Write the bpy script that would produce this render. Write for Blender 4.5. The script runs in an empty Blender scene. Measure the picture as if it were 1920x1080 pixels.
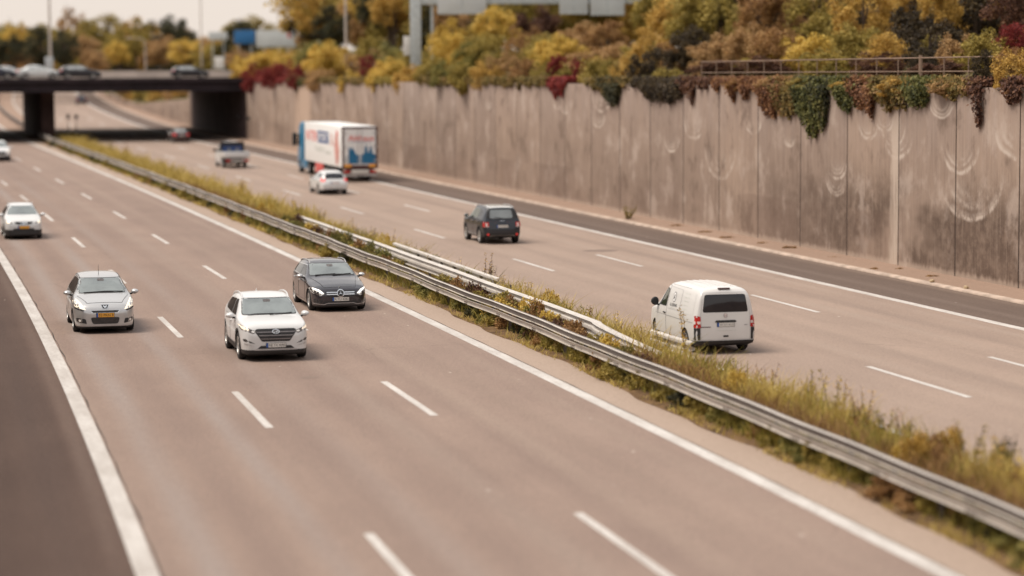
import bpy, bmesh, math, random
import numpy as np
from mathutils import Vector, Matrix
from mathutils.bvhtree import BVHTree

R = math.radians
C = bpy.context.scene.collection
scene = bpy.context.scene

# ------------------------------------------------------------------ camera
F_PX, CAM_H, PITCH, YAW, ROLL = 4540.97, 7.2715, -0.088414, 0.201751, -0.005652
cam_d = bpy.data.cameras.new('camera')
cam = bpy.data.objects.new('camera', cam_d)
C.objects.link(cam)
cam_d.sensor_width = 36.0
cam_d.lens = F_PX / 1920.0 * 36.0
cam_d.clip_start = 0.5
cam_d.clip_end = 5000.0
_f = Vector((math.sin(YAW) * math.cos(PITCH), math.cos(YAW) * math.cos(PITCH), math.sin(PITCH)))
_r = Vector((math.cos(YAW), -math.sin(YAW), 0))
_u = _r.cross(_f)
_r2 = _r * math.cos(ROLL) + _u * math.sin(ROLL)
_u2 = -_r * math.sin(ROLL) + _u * math.cos(ROLL)
_m = Matrix((( _r2.x, _u2.x, -_f.x, 0), (_r2.y, _u2.y, -_f.y, 0), (_r2.z, _u2.z, -_f.z, CAM_H), (0, 0, 0, 1)))
cam.matrix_world = _m
cam_d.dof.use_dof = True
cam_d.dof.focus_distance = 71.0
cam_d.dof.aperture_fstop = 0.37
scene.camera = cam

# ------------------------------------------------------------------ sky, sun, exposure
SUN_EL, SUN_AZ = R(60), R(-84)          # azimuth from +Y towards +X: the sun stands to the left
CLOUD = (4.75, 4.2, 3.75, 1)
world = bpy.data.worlds.new('World')
scene.world = world
world.use_nodes = True
wn, wl = world.node_tree.nodes, world.node_tree.links
wn.clear()
sky = wn.new('ShaderNodeTexSky')
sky.sky_type = 'NISHITA'
sky.sun_disc = False
sky.sun_elevation = SUN_EL
sky.sun_rotation = SUN_AZ
sky.air_density = 1.0
sky.dust_density = 1.5
hs = wn.new('ShaderNodeHueSaturation')
hs.inputs['Saturation'].default_value = 0.42
tint = wn.new('ShaderNodeMix'); tint.data_type = 'RGBA'; tint.blend_type = 'MULTIPLY'
tint.inputs[0].default_value = 1.0
tint.inputs[7].default_value = (1.0, 0.92, 0.87, 1)
bg = wn.new('ShaderNodeBackground'); bg.inputs[1].default_value = 0.105
wo = wn.new('ShaderNodeOutputWorld')
wl.new(sky.outputs[0], hs.inputs['Color']); wl.new(hs.outputs[0], tint.inputs[6])
# a broken layer of bright cloud over most of the sky
tc = wn.new('ShaderNodeTexCoord'); mp_ = wn.new('ShaderNodeMapping'); mp_.inputs['Scale'].default_value = (1, 1, 2.2)
cn = wn.new('ShaderNodeTexNoise'); cn.inputs['Scale'].default_value = 2.3; cn.inputs['Detail'].default_value = 6; cn.inputs['Roughness'].default_value = .55
cr_ = wn.new('ShaderNodeMapRange'); cr_.interpolation_type = 'SMOOTHSTEP'
for k_, v_ in ((1, .34), (2, .62), (3, .30), (4, .92)): cr_.inputs[k_].default_value = v_
cm = wn.new('ShaderNodeMix'); cm.data_type = 'RGBA'
cz = wn.new('ShaderNodeMapRange')                       # cloud is brighter overhead than at the horizon
for k_, v_ in ((1, .04), (2, .75), (3, .0), (4, 1.0)): cz.inputs[k_].default_value = v_
cs_ = wn.new('ShaderNodeMix'); cs_.data_type = 'RGBA'; cs_.clamp_factor = True
cs_.inputs[6].default_value = CLOUD; cs_.inputs[7].default_value = (6.2, 6.25, 6.3, 1)
wl.new(cz.outputs[0], cs_.inputs[0]); wl.new(cs_.outputs[2], cm.inputs[7])
sepz = wn.new('ShaderNodeSeparateXYZ'); lowz = wn.new('ShaderNodeMapRange'); mxz = wn.new('ShaderNodeMath'); mxz.operation = 'MAXIMUM'
for k_, v_ in ((1, .03), (2, .22), (3, .93), (4, .0)): lowz.inputs[k_].default_value = v_
wl.new(tc.outputs['Generated'], mp_.inputs[0]); wl.new(mp_.outputs[0], cn.inputs['Vector']); wl.new(cn.outputs[0], cr_.inputs[0])
wl.new(tc.outputs['Generated'], sepz.inputs[0]); wl.new(sepz.outputs[2], cz.inputs[0]); wl.new(sepz.outputs[2], lowz.inputs[0])
wl.new(cr_.outputs[0], mxz.inputs[0]); wl.new(lowz.outputs[0], mxz.inputs[1]); wl.new(mxz.outputs[0], cm.inputs[0])
wl.new(tint.outputs[2], cm.inputs[6]); wl.new(cm.outputs[2], bg.inputs[0]); wl.new(bg.outputs[0], wo.inputs[0])
sun_d = bpy.data.lights.new('sun', 'SUN')
sun_d.energy = 2.1
sun_d.angle = R(32)
sun_d.color = (1.0, 0.90, 0.78)
sun = bpy.data.objects.new('sun', sun_d)
C.objects.link(sun)
_sd = Vector((math.sin(SUN_AZ) * math.cos(SUN_EL), math.cos(SUN_AZ) * math.cos(SUN_EL), math.sin(SUN_EL)))
sun.rotation_euler = _sd.to_track_quat('Z', 'Y').to_euler()
sun.location = (-20, 60, 60)
scene.view_settings.view_transform = 'Standard'
scene.view_settings.look = 'None'
scene.view_settings.exposure = 0.82
scene.view_settings.gamma = 1.0
scene.cycles.use_denoising = True
scene.cycles.max_bounces = 6
scene.cycles.caustics_reflective = False
scene.cycles.caustics_refractive = False

# ------------------------------------------------------------------ the line of the road
K2, K3, Z2, Z3 = -0.656528e-3, 2.81409e-6, 1.163559e-4, -0.82666e-6
S1, KB, GB = 220.0, 0.0004, 0.0155
_s = np.arange(-60, 1000, 0.5)
_h = np.cumsum(np.where(_s < S1, K2 + K3 * _s, KB)) * 0.5
_h -= np.interp(0, _s, _h)
_x = np.cumsum(np.sin(_h)) * 0.5; _x -= np.interp(0, _s, _x)
_y = np.cumsum(np.cos(_h)) * 0.5; _y -= np.interp(0, _s, _y)
def _zf(s): return Z2 * (s - 70) ** 2 / 2 + Z3 * (s - 70) ** 3 / 6
_g1 = (_zf(S1) - _zf(S1 - .1)) / .1
_far = np.maximum(_s - S1, 0)
_z = _zf(np.clip(_s, 40, S1)) + np.where(_far < 80, _g1 * _far + (GB - _g1) * _far ** 2 / 160, _g1 * 80 + (GB - _g1) * 40 + GB * (_far - 80))

def pos(s, d, z=0.0):
    """world point at s metres along the road, d metres to its right, z above it"""
    h = np.interp(s, _s, _h)
    return Vector((float(np.interp(s, _s, _x) + d * math.cos(h)), float(np.interp(s, _s, _y) - d * math.sin(h)), float(np.interp(s, _s, _z) + z)))
def heading(s): return float(np.interp(s, _s, _h))
def road_z(s): return float(np.interp(s, _s, _z))
def at(u, v, D):
    """world point seen at pixel u, v of the 1920 px photograph, D metres deep"""
    a, b = (u - 960) / F_PX * D, -(v - 540) / F_PX * D
    p = _r2 * a + _u2 * b + _f * D
    return Vector((p.x, p.y, p.z + CAM_H))

# ------------------------------------------------------------------ object helpers
def tag(o, label=None, cat=None, group=None, kind=None):
    if label: o['label'] = label
    if cat: o['category'] = cat
    if group: o['group'] = group
    if kind: o['kind'] = kind
    return o
def empty(name, loc, rz=0.0, scale=1.0):
    o = bpy.data.objects.new(name, None); C.objects.link(o)
    o.empty_display_size = 0.3
    o.location = loc; o.rotation_euler = (0, 0, rz); o.scale = (scale,) * 3
    return o
def link_mesh(name, me, parent=None):
    o = bpy.data.objects.new(name, me); C.objects.link(o)
    if parent is not None: o.parent = parent
    return o
def copy_tree(o, parent=None):
    c = o.copy(); C.objects.link(c); c.parent = parent
    for ch in list(o.children): copy_tree(ch, c)
    return c

class MB:
    """collects simple shapes and links them as one mesh object"""
    def __init__(self): self.v, self.f, self.m, self.uv = [], [], [], None
    def add(self, verts, faces, mi=0, M=None):
        n = len(self.v)
        for p in verts:
            p = Vector(p)
            self.v.append(M @ p if M is not None else p)
        for f in faces:
            self.f.append(tuple(i + n for i in f)); self.m.append(mi)
        return self
    def box(self, x0, x1, y0, y1, z0, z1, mi=0, M=None):
        v = [(x, y, z) for x in (x0, x1) for y in (y0, y1) for z in (z0, z1)]
        return self.add(v, [(0, 1, 3, 2), (4, 6, 7, 5), (0, 4, 5, 1), (2, 3, 7, 6), (0, 2, 6, 4), (1, 5, 7, 3)], mi, M)
    def tube(self, pts, r, n=8, mi=0, M=None):
        pts = [Vector(p) for p in pts]
        rs = r if isinstance(r, (list, tuple)) else [r] * len(pts)
        v, f = [], []
        for i, p in enumerate(pts):
            t = (pts[min(i + 1, len(pts) - 1)] - pts[max(i - 1, 0)]).normalized()
            a = t.cross(Vector((0, 0, 1)) if abs(t.z) < .9 else Vector((1, 0, 0))).normalized(); b = t.cross(a)
            for k in range(n):
                w = 2 * math.pi * k / n
                v.append(p + (a * math.cos(w) + b * math.sin(w)) * rs[i])
        for i in range(len(pts) - 1):
            for k in range(n):
                f.append((i * n + k, i * n + (k + 1) % n, (i + 1) * n + (k + 1) % n, (i + 1) * n + k))
        f.append(tuple(range(n - 1, -1, -1))); f.append(tuple(range((len(pts) - 1) * n, len(pts) * n)))
        return self.add(v, f, mi, M)
    def lathe(self, prof, n=24, mi=0, M=None):
        """profile of (radius, y) turned round the y axis"""
        v, f = [], []
        for r_, y_ in prof:
            for k in range(n):
                w = 2 * math.pi * k / n
                v.append((r_ * math.cos(w), y_, r_ * math.sin(w)))
        for i in range(len(prof) - 1):
            for k in range(n):
                f.append((i * n + k, i * n + (k + 1) % n, (i + 1) * n + (k + 1) % n, (i + 1) * n + k))
        return self.add(v, f, mi, M)
    def prism(self, poly, h0, h1, mi=0, M=None):
        """polygon (x, y) pulled from z=h0 to z=h1"""
        n = len(poly)
        v = [(p[0], p[1], h0) for p in poly] + [(p[0], p[1], h1) for p in poly]
        f = [tuple(range(n - 1, -1, -1)), tuple(range(n, 2 * n))] + [(i, (i + 1) % n, n + (i + 1) % n, n + i) for i in range(n)]
        return self.add(v, f, mi, M)
    def build(self, name, mats, parent=None, bevel=0.0, smooth=False):
        me = bpy.data.meshes.new(name)
        me.from_pydata([tuple(p) for p in self.v], [], self.f)
        for m in (mats if isinstance(mats, (list, tuple)) else [mats]): me.materials.append(m)
        me.polygons.foreach_set('material_index', self.m)
        bm = bmesh.new(); bm.from_mesh(me)
        bmesh.ops.recalc_face_normals(bm, faces=bm.faces)
        if bevel > 0:
            es = [e for e in bm.edges if len(e.link_faces) == 2 and e.calc_face_angle() > R(35)]
            bmesh.ops.bevel(bm, geom=es, offset=bevel, segments=2, affect='EDGES', profile=0.6)
        bm.to_mesh(me); bm.free()
        if smooth or bevel > 0:
            me.shade_smooth(); me.set_sharp_from_angle(angle=R(38))
        return link_mesh(name, me, parent)

# ------------------------------------------------------------------ materials
class NT:
    """small node-tree writer"""
    def __init__(self, name):
        self.mat = bpy.data.materials.new(name); self.mat.use_nodes = True
        self.t = self.mat.node_tree; self.t.nodes.clear()
        self.out = self.n('ShaderNodeOutputMaterial'); self.b = self.n('ShaderNodeBsdfPrincipled')
        self.t.links.new(self.b.outputs[0], self.out.inputs[0])
    def n(self, kind, **kw):
        nd = self.t.nodes.new(kind)
        for k, v in kw.items(): setattr(nd, k, v)
        return nd
    def set(self, nd, key, val):
        if hasattr(val, 'is_linked') or isinstance(val, bpy.types.NodeSocket): self.t.links.new(val, nd.inputs[key])
        elif val is not None: nd.inputs[key].default_value = val
    def math(self, op, a, b=None, clamp=False, c=None):
        nd = self.n('ShaderNodeMath', operation=op); nd.use_clamp = clamp
        self.set(nd, 0, a)
        if b is not None: self.set(nd, 1, b)
        if c is not None: self.set(nd, 2, c)
        return nd.outputs[0]
    def mix(self, f, a, b, blend='MIX'):
        nd = self.n('ShaderNodeMix', data_type='RGBA', blend_type=blend)
        self.set(nd, 0, f); self.set(nd, 6, col(a)); self.set(nd, 7, col(b))
        return nd.outputs[2]
    def noise(self, vec, scale, detail=3.0, rough=0.55):
        nd = self.n('ShaderNodeTexNoise'); self.set(nd, 'Vector', vec)
        nd.inputs['Scale'].default_value = scale; nd.inputs['Detail'].default_value = detail; nd.inputs['Roughness'].default_value = rough
        return nd.outputs[0]
    def scale(self, vec, s, off=(0, 0, 0)):
        nd = self.n('ShaderNodeMapping'); self.set(nd, 'Vector', vec)
        nd.inputs['Scale'].default_value = s; nd.inputs['Location'].default_value = off
        return nd.outputs[0]
    def ramp(self, x, lo, hi, a=0.0, b=1.0, smooth=True):
        nd = self.n('ShaderNodeMapRange'); nd.interpolation_type = 'SMOOTHSTEP' if smooth else 'LINEAR'
        self.set(nd, 0, x); self.set(nd, 1, lo); self.set(nd, 2, hi); self.set(nd, 3, a); self.set(nd, 4, b)
        return nd.outputs[0]
    def colramp(self, x, stops):
        nd = self.n('ShaderNodeValToRGB'); self.set(nd, 0, x)
        e = nd.color_ramp.elements
        while len(e) < len(stops): e.new(0.5)
        for k, (p, c) in enumerate(stops): e[k].position = p; e[k].color = col(c)
        return nd.outputs[0]
    def uv(self): return self.n('ShaderNodeTexCoord').outputs['UV']
    def obj(self): return self.n('ShaderNodeTexCoord').outputs['Object']
    def bump(self, h, strength, dist=0.02):
        nd = self.n('ShaderNodeBump'); self.set(nd, 'Height', h)
        nd.inputs['Strength'].default_value = strength; nd.inputs['Distance'].default_value = dist
        self.t.links.new(nd.outputs[0], self.b.inputs['Normal'])
    def done(self, color=None, rough=0.6, metal=0.0, spec=None):
        if color is not None: self.set(self.b, 'Base Color', col(color))
        self.set(self.b, 'Roughness', rough); self.set(self.b, 'Metallic', metal)
        if spec is not None: self.set(self.b, 'Specular IOR Level', spec)
        return self.mat
def col(c):
    if isinstance(c, (tuple, list)): return tuple(c) + (1.0,) if len(c) == 3 else tuple(c)
    return c
def plain(name, c, rough=0.6, metal=0.0, spec=None, var=0.12, scale=3.0, emit=0.0):
    t = NT(name)
    f = t.noise(t.obj(), scale, 4)
    dark = tuple(x * (1 - var) for x in c); light = tuple(min(1, x * (1 + var)) for x in c)
    m = t.done(t.mix(t.ramp(f, .3, .7), dark, light), rough, metal, spec)
    if emit > 0:
        t.b.inputs['Emission Color'].default_value = col(c); t.b.inputs['Emission Strength'].default_value = emit
    return m
def paint(name, c, metal=0.0, rough=0.3, coat=0.6, dirt=(0.16, 0.13, 0.11), amount=.35):
    t = NT(name)
    sep = t.n('ShaderNodeSeparateXYZ'); t.set(sep, 0, t.obj())
    nz = t.noise(t.obj(), 2.2, 5)
    d = t.math('MULTIPLY', t.ramp(sep.outputs[2], 0.75, 0.2), t.ramp(nz, .3, .75), True)   # road film on the lower body
    d = t.math('MULTIPLY', d, amount)
    t.done(t.mix(d, c, dirt), rough, metal)
    t.b.inputs['Coat Weight'].default_value = coat; t.b.inputs['Coat Roughness'].default_value = 0.06
    return t.mat
def leaf_mat(name, stops, trans=0.25):
    t = NT(name)
    g = t.n('ShaderNodeNewGeometry')
    wn_ = t.noise(t.obj(), 1.3, 2)
    x = t.math('ADD', t.math('MULTIPLY', g.outputs['Random Per Island'], .62), t.math('MULTIPLY', t.ramp(wn_, .25, .75), .38))
    c = t.colramp(x, stops)
    t.done(c, .65, 0, .25)
    tr = t.n('ShaderNodeBsdfTranslucent'); t.set(tr, 0, c)
    mx = t.n('ShaderNodeMixShader'); mx.inputs[0].default_value = trans
    t.t.links.new(t.b.outputs[0], mx.inputs[1]); t.t.links.new(tr.outputs[0], mx.inputs[2])
    t.t.links.new(mx.outputs[0], t.out.inputs[0])
    return t.mat

def road_mat(name, a, b, streak=1.0, lanes=()):
    t = NT(name); uv = t.uv()
    st = t.noise(t.scale(uv, (.75, .012, 1)), 1.1, 3)
    bl = t.noise(t.scale(uv, (1, .5, 1)), .35, 4)
    fine = t.noise(uv, 34, 4, .7)
    mid = t.noise(uv, 4.5, 4, .6)
    x = t.math('ADD', t.math('MULTIPLY', t.ramp(st, .32, .68), .55 * streak), t.math('MULTIPLY', t.ramp(bl, .3, .7), .45))
    c = t.mix(x, a, b)
    for d0, w, cc, amt in lanes:              # worn, polished or oil-darkened tracks along the lanes
        sep = t.n('ShaderNodeSeparateXYZ'); t.set(sep, 0, uv)
        dd = t.math('ABSOLUTE', t.math('SUBTRACT', sep.outputs[0], d0))
        k = t.math('MULTIPLY', t.ramp(dd, w, 0.0), t.ramp(t.noise(t.scale(uv, (.6, .05, 1)), 1.0, 3), .3, .6, .25, 1.0))
        c = t.mix(t.math('MULTIPLY', k, amt), c, cc)
    c = t.mix(t.ramp(mid, .2, .8, 0, .38), c, tuple(x_ * .72 for x_ in b))
    gr = t.noise(uv, 13, 5, .75)
    c = t.mix(t.ramp(gr, .42, .66, 0, .30), c, tuple(min(1, x_ * 1.35) for x_ in a)); c = t.mix(t.ramp(gr, .5, .3, 0, .34), c, tuple(x_ * .55 for x_ in b))
    ve = t.n('ShaderNodeTexVoronoi', feature='DISTANCE_TO_EDGE'); t.set(ve, 'Vector', t.scale(uv, (1, .55, 1))); ve.inputs['Scale'].default_value = .20
    wv = t.math('ADD', ve.outputs['Distance'], t.math('MULTIPLY', t.math('SUBTRACT', t.noise(uv, 1.6, 4, .7), .5), .05))
    ck = t.math('MULTIPLY', t.ramp(t.math('ABSOLUTE', wv), .007, .002), t.ramp(t.noise(uv, .09, 2), .56, .64))
    c = t.mix(t.math('MULTIPLY', ck, .25), c, tuple(x_ * .4 for x_ in b))
    c = t.mix(t.ramp(fine, .35, .75, 0, .5), c, tuple(min(1, x_ * 1.45) for x_ in a))
    c = t.mix(t.ramp(fine, .5, .25, 0, .42), c, tuple(x_ * .45 for x_ in b))
    vo = t.n('ShaderNodeTexVoronoi'); t.set(vo, 'Vector', uv); vo.inputs['Scale'].default_value = .95
    sp_ = t.math('MULTIPLY', t.ramp(vo.outputs['Distance'], .045, .03), t.ramp(t.noise(uv, .21, 2), .5, .56))
    c = t.mix(t.math('MULTIPLY', sp_, .8), c, (.62, .56, .5))
    t.bump(fine, .25, .01)
    return t.done(c, .88, 0, .14)

M = {}
M['road_l'] = road_mat('asphalt_left', (.270, .199, .162), (.160, .114, .097), 1.0,
    [(4.0, .55, (.155, .108, .092), .6), (7.6, .6, (.16, .113, .096), .5), (11.3, .6, (.175, .13, .105), .4), (3.1, .5, (.26, .225, .208), .95), (4.9, .45, (.255, .222, .206), .9), (6.7, .5, (.245, .20, .178), .7), (8.4, .5, (.255, .203, .17), .6), (10.4, .5, (.285, .222, .178), .5), (12.5, .4, (.285, .222, .178), .5)])
M['road_r'] = road_mat('asphalt_right', (.31, .234, .189), (.21, .158, .131), 1.0,
    [(27.0, .5, (.165, .126, .107), .7), (23.2, .5, (.18, .138, .117), .6), (19.6, .5, (.20, .152, .127), .5), (28.1, .35, (.32, .262, .22), .6), (25.9, .4, (.31, .252, .21), .5), (22.1, .4, (.30, .24, .20), .4)])
M['shoulder_l'] = road_mat('shoulder_asphalt_left', (.128, .085, .067), (.060, .039, .032), 1.3, [(1.0, .5, (.055, .04, .036), .6), (-.4, .5, (.05, .036, .033), .6), (1.75, .25, (.16, .118, .098), .6)])
M['shoulder_r'] = road_mat('shoulder_asphalt_right', (.145, .107, .088), (.095, .069, .058), 1.2, [(30.2, .4, (.175, .135, .115), .6), (31.9, .35, (.22, .165, .13), .7)])
M['strip'] = road_mat('concrete_edge', (.345, .265, .212), (.275, .208, .165), .8)
M['patch'] = road_mat('old_patch', (.20, .15, .125), (.16, .12, .10), .6)
M['verge'] = road_mat('paved_verge', (.30, .21, .16), (.22, .15, .112), .4)
M['kerb'] = plain('kerb_stone', (.40, .31, .25), .85, var=.25, scale=1.5)

def line_mat():
    t = NT('road_paint'); uv = t.uv()
    n1 = t.noise(uv, 9, 5, .7); n2 = t.noise(uv, .8, 3)
    w = t.math('MULTIPLY', t.ramp(n1, .50, .68), t.ramp(n2, .3, .7, .35, .95))
    c = t.mix(t.ramp(t.noise(t.scale(uv, (1, .25, 1)), 2.0, 4), .3, .7), (.55, .52, .49), (.43, .395, .365))
    return t.done(t.mix(w, c, (.24, .19, .165)), .75, 0, .2)
M['line'] = line_mat()
def soil_mat():
    t = NT('median_soil'); uv = t.uv()
    a = t.noise(uv, .9, 5, .65); b = t.noise(uv, 9, 5, .7)
    c = t.colramp(a, [(.3, (.055, .036, .022)), (.48, (.16, .095, .05)), (.62, (.24, .15, .07)), (.75, (.13, .10, .04))])
    c = t.mix(t.ramp(b, .35, .7, 0, .6), c, (.06, .04, .025))
    t.bump(b, .8, .06)
    return t.done(c, .95, 0, .1)
M['soil'] = soil_mat()
def ground_mat():
    t = NT('meadow'); uv = t.obj()
    a = t.noise(uv, .12, 5, .65); b = t.noise(uv, 1.5, 5, .7)
    c = t.colramp(a, [(.3, (.05, .045, .018)), (.5, (.12, .095, .035)), (.7, (.17, .12, .05))])
    c = t.mix(t.ramp(b, .3, .7, 0, .5), c, (.05, .045, .02))
    return t.done(c, .95, 0, .1)
M['ground'] = ground_mat()

ARCS = [(120.7, 5.2, 1.8), (121.3, 4.35, 1.2), (106.2, 4.15, 1.5), (102.7, 2.45, 2.0), (94.2, 4.2, 0.7), (89.2, 2.4, 1.0), (89.1, 3.05, 1.1),
        (83.2, 4.05, 1.3), (83.6, 4.5, 1.1), (84.4, 5.0, 0.8), (79.4, 5.65, 1.0), (77.0, 2.15, 2.6), (77.9, 3.7, 1.5), (73.3, 4.35, 1.9),
        (109.4, 3.45, 1.1), (86.0, 4.7, .9), (127.3, 5.0, 1.2), (128.9, 5.2, .9), (144.0, 5.0, 1.0), (98.5, 4.6, 1.0)]
def wall_mat():
    t = NT('board_marked_concrete'); uv = t.uv()
    sep = t.n('ShaderNodeSeparateXYZ'); t.set(sep, 0, uv)
    s_, z_ = sep.outputs[0], sep.outputs[1]
    v1 = t.noise(t.scale(uv, (1.6, .16, 1)), 1.0, 4, .6)
    v2 = t.noise(t.scale(uv, (9, .35, 1)), 1.0, 4, .65)
    v3 = t.noise(t.scale(uv, (30, 1.2, 1)), 1.0, 3, .7)
    big = t.noise(t.scale(uv, (.11, .22, 1), (9.3, 2, 0)), 1.0, 4, .6)
    c = t.mix(t.ramp(v1, .3, .7), (.345, .256, .200), (.275, .20, .155))
    # each cast panel has its own tone
    k = t.math('FLOOR', t.math('DIVIDE', t.math('SUBTRACT', s_, 78.15), 4.93))
    wn_ = t.n('ShaderNodeTexWhiteNoise', noise_dimensions='1D'); t.set(wn_, 'W', k)
    c = t.mix(t.ramp(wn_.outputs[0], 0, 1, 0, .6), c, (.225, .168, .138))
    # damp, darker lower half in places; paler, greyer weathered top
    dk = t.math('MULTIPLY', t.ramp(z_, 4.4, 1.8), t.ramp(big, .38, .52))
    near_ = t.ramp(s_, 104, 84, .25, 1.0)          # the damp stains lie towards this end
    dk = t.math('MULTIPLY', t.math('MULTIPLY', dk, near_), t.ramp(t.noise(uv, 1.4, 5, .7), .3, .6, .35, 1))
    c = t.mix(t.math('MULTIPLY', dk, .95), c, (.095, .064, .048))
    up = t.math('MULTIPLY', t.ramp(z_, 3.2, 6.4), t.ramp(v1, .35, .7, .3, .9))
    c = t.mix(t.math('MULTIPLY', up, .55), c, (.37, .30, .27))
    # fine upright board marks and run-off streaks
    c = t.mix(t.ramp(v2, .45, .75, 0, .32), c, (.39, .305, .25))
    c = t.mix(t.ramp(v2, .48, .28, 0, .34), c, (.12, .085, .066))
    bt = t.noise(t.scale(uv, (1, .8, 1)), .55, 5, .62)
    c = t.mix(t.ramp(bt, .52, .68, 0, .55), c, (.46, .375, .32))
    c = t.mix(t.ramp(bt, .47, .32, 0, .65), c, (.135, .094, .072))
    c = t.mix(t.ramp(v3, .55, .75, 0, .28), c, (.10, .07, .055))
    # pale curves rubbed by swinging creeper
    ring = None
    FL = .66
    uv2 = t.scale(uv, (1, 1 / FL, 1))
    warp = t.math('MULTIPLY', t.math('SUBTRACT', t.noise(uv, .9, 3), .5), .45)
    for cs, zb, r_ in ARCS:
        nd = t.n('ShaderNodeVectorMath', operation='DISTANCE'); t.set(nd, 0, uv2); nd.inputs[1].default_value = (cs, zb / FL + r_, 0)
        dist = t.math('ADD', nd.outputs['Value'], warp)
        rim = t.ramp(t.math('ABSOLUTE', t.math('SUBTRACT', dist, r_)), .16, .0, 0, .9)
        rip = t.math('MULTIPLY', t.ramp(dist, r_ * .25, r_ * .8), t.ramp(dist, r_ * 1.05, r_ * .98))
        rip = t.math('MULTIPLY', rip, t.math('MULTIPLY_ADD', t.math('SINE', t.math('MULTIPLY', dist, 20.0 / max(.8, r_ * .7))), .30, c=.26))
        rip = t.math('ADD', rip, t.math('MULTIPLY', t.ramp(dist, r_ * 1.0, r_ * .6), .28))
        one = t.math('MULTIPLY', t.math('ADD', rim, rip, True), t.ramp(z_, zb + r_ * FL * 1.25, zb + r_ * FL * .35))
        ring = one if ring is None else t.math('MAXIMUM', ring, one)
    ring = t.math('MULTIPLY', ring, t.ramp(t.noise(t.scale(uv, (.8, .6, 1)), 1.3, 5, .7), .40, .60, .02, .9))
    c = t.mix(ring, c, (.50, .42, .36))
    lift = t.math('MULTIPLY', t.ramp(t.math('ADD', z_, t.math('MULTIPLY', t.noise(t.scale(uv, (.4, .2, 1)), 1.0, 3), .5)), 2.30, 2.15), t.ramp(t.noise(t.scale(uv, (.12, 0, 1), (7, 0, 0)), 1.0, 2), .42, .6))
    c = t.mix(t.math('MULTIPLY', lift, .38), c, (.15, .10, .078))      # darker first pour
    # lighter repaired panel, lime run beside a joint, splash band at the foot
    def band(a, b, e=.08): return t.math('MULTIPLY', t.ramp(s_, a - e, a), t.ramp(s_, b + e, b))
    c = t.mix(t.math('MULTIPLY', band(201.0, 207.4, .3), .8), c, (.47, .345, .265))
    sw = t.math('ADD', s_, t.math('MULTIPLY', t.math('SUBTRACT', t.noise(t.scale(uv, (.5, .9, 1)), 1.0, 4, .65), .5), .45))
    sw = t.math('ADD', sw, t.math('MULTIPLY', z_, .035))
    sk = t.math('MULTIPLY', t.ramp(sw, 83.10, 83.22), t.ramp(sw, 84.05, 83.75))
    sk = t.math('MULTIPLY', sk, t.ramp(t.noise(t.scale(uv, (4, .3, 1)), 1.0, 5, .7), .28, .55, .25, 1))
    c = t.mix(t.math('MULTIPLY', sk, .8), c, (.50, .41, .34))
    foot = t.ramp(t.math('ADD', z_, t.math('MULTIPLY', t.noise(t.scale(uv, (3, .1, 1)), 1.2, 4), .5)), .62, .40)
    c = t.mix(t.math('MULTIPLY', foot, .55), c, (.46, .36, .29))
    # joints
    fr = t.math('ABSOLUTE', t.math('SUBTRACT', t.math('FRACT', t.math('DIVIDE', t.math('SUBTRACT', s_, 78.15 - 2.465), 4.93)), .5))
    j = t.ramp(fr, .0115, .006)
    c = t.mix(t.math('MULTIPLY', j, .9), c, (.045, .03, .024))
    h = t.math('SUBTRACT', t.math('ADD', t.math('MULTIPLY', v2, .4), t.math('MULTIPLY', v3, .4)), t.math('MULTIPLY', j, 1.5))
    t.bump(h, .6, .03)
    return t.done(c, .92, 0, .2)
M['wall'] = wall_mat()
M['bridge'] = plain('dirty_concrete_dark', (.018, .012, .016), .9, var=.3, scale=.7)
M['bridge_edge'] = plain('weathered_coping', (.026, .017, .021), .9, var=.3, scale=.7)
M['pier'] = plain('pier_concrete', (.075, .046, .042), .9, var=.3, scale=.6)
M['parapet'] = plain('pale_parapet', (.46, .40, .35), .85, var=.15, scale=.5)
M['deck_road'] = plain('deck_asphalt', (.22, .17, .15), .9)

def galv(name, c):
    t = NT(name); o = t.obj()
    n1 = t.noise(o, 1.1, 5, .65); n2 = t.noise(o, 12, 4, .6)
    cc = t.mix(t.ramp(n1, .35, .7), c, tuple(x * .80 for x in c))
    cc = t.mix(t.ramp(n2, .60, .78, 0, .6), cc, (.13, .10, .075))
    return t.done(cc, .62, .15, .4)
M['rail'] = galv('weathered_galvanised', (.60, .54, .48))
M['rail2'] = galv('weathered_pale_rail', (.60, .555, .51))
M['post'] = galv('dull_steel_post', (.16, .135, .12))
M['black'] = plain('black_plastic', (.018, .017, .018), .55)
M['tyre'] = plain('tyre_rubber', (.016, .015, .015), .8)
M['dark'] = plain('dark_underside', (.008, .008, .009), .9)
M['alloy'] = plain('alloy_rim', (.55, .54, .52), .35, .7)
M['chrome'] = plain('chrome', (.72, .73, .74), .16, .95)
M['bar'] = plain('grille_bar', (.23, .21, .21), .35, .6)
M['silver'] = plain('dull_silver_trim', (.42, .41, .41), .4, .6)
def glass(name, c, ior=1.75, rough=.05):
    t = NT(name)
    n = t.noise(t.obj(), 1.1, 3)
    t.done(t.mix(t.ramp(n, .35, .7), c, tuple(x * .5 for x in c)), rough, 0)
    t.b.inputs['IOR'].default_value = ior
    return t.mat
M['glass'] = glass('windscreen_glass', (.15, .172, .165), 2.4)  # base tone lightened to imitate cloud reflected in the glass
M['glass_side'] = glass('side_glass', (.018, .02, .02), 1.6)
M['glass_green'] = glass('greenish_glass', (.05, .062, .035), 1.6)
M['glass_rear'] = glass('tinted_rear_glass', (.012, .012, .016), 1.55)
M['glass_pale'] = glass('pale_glass_painted_sheen', (.30, .31, .31), 1.8)  # pale base colour stands in for sky reflected in the windows
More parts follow.
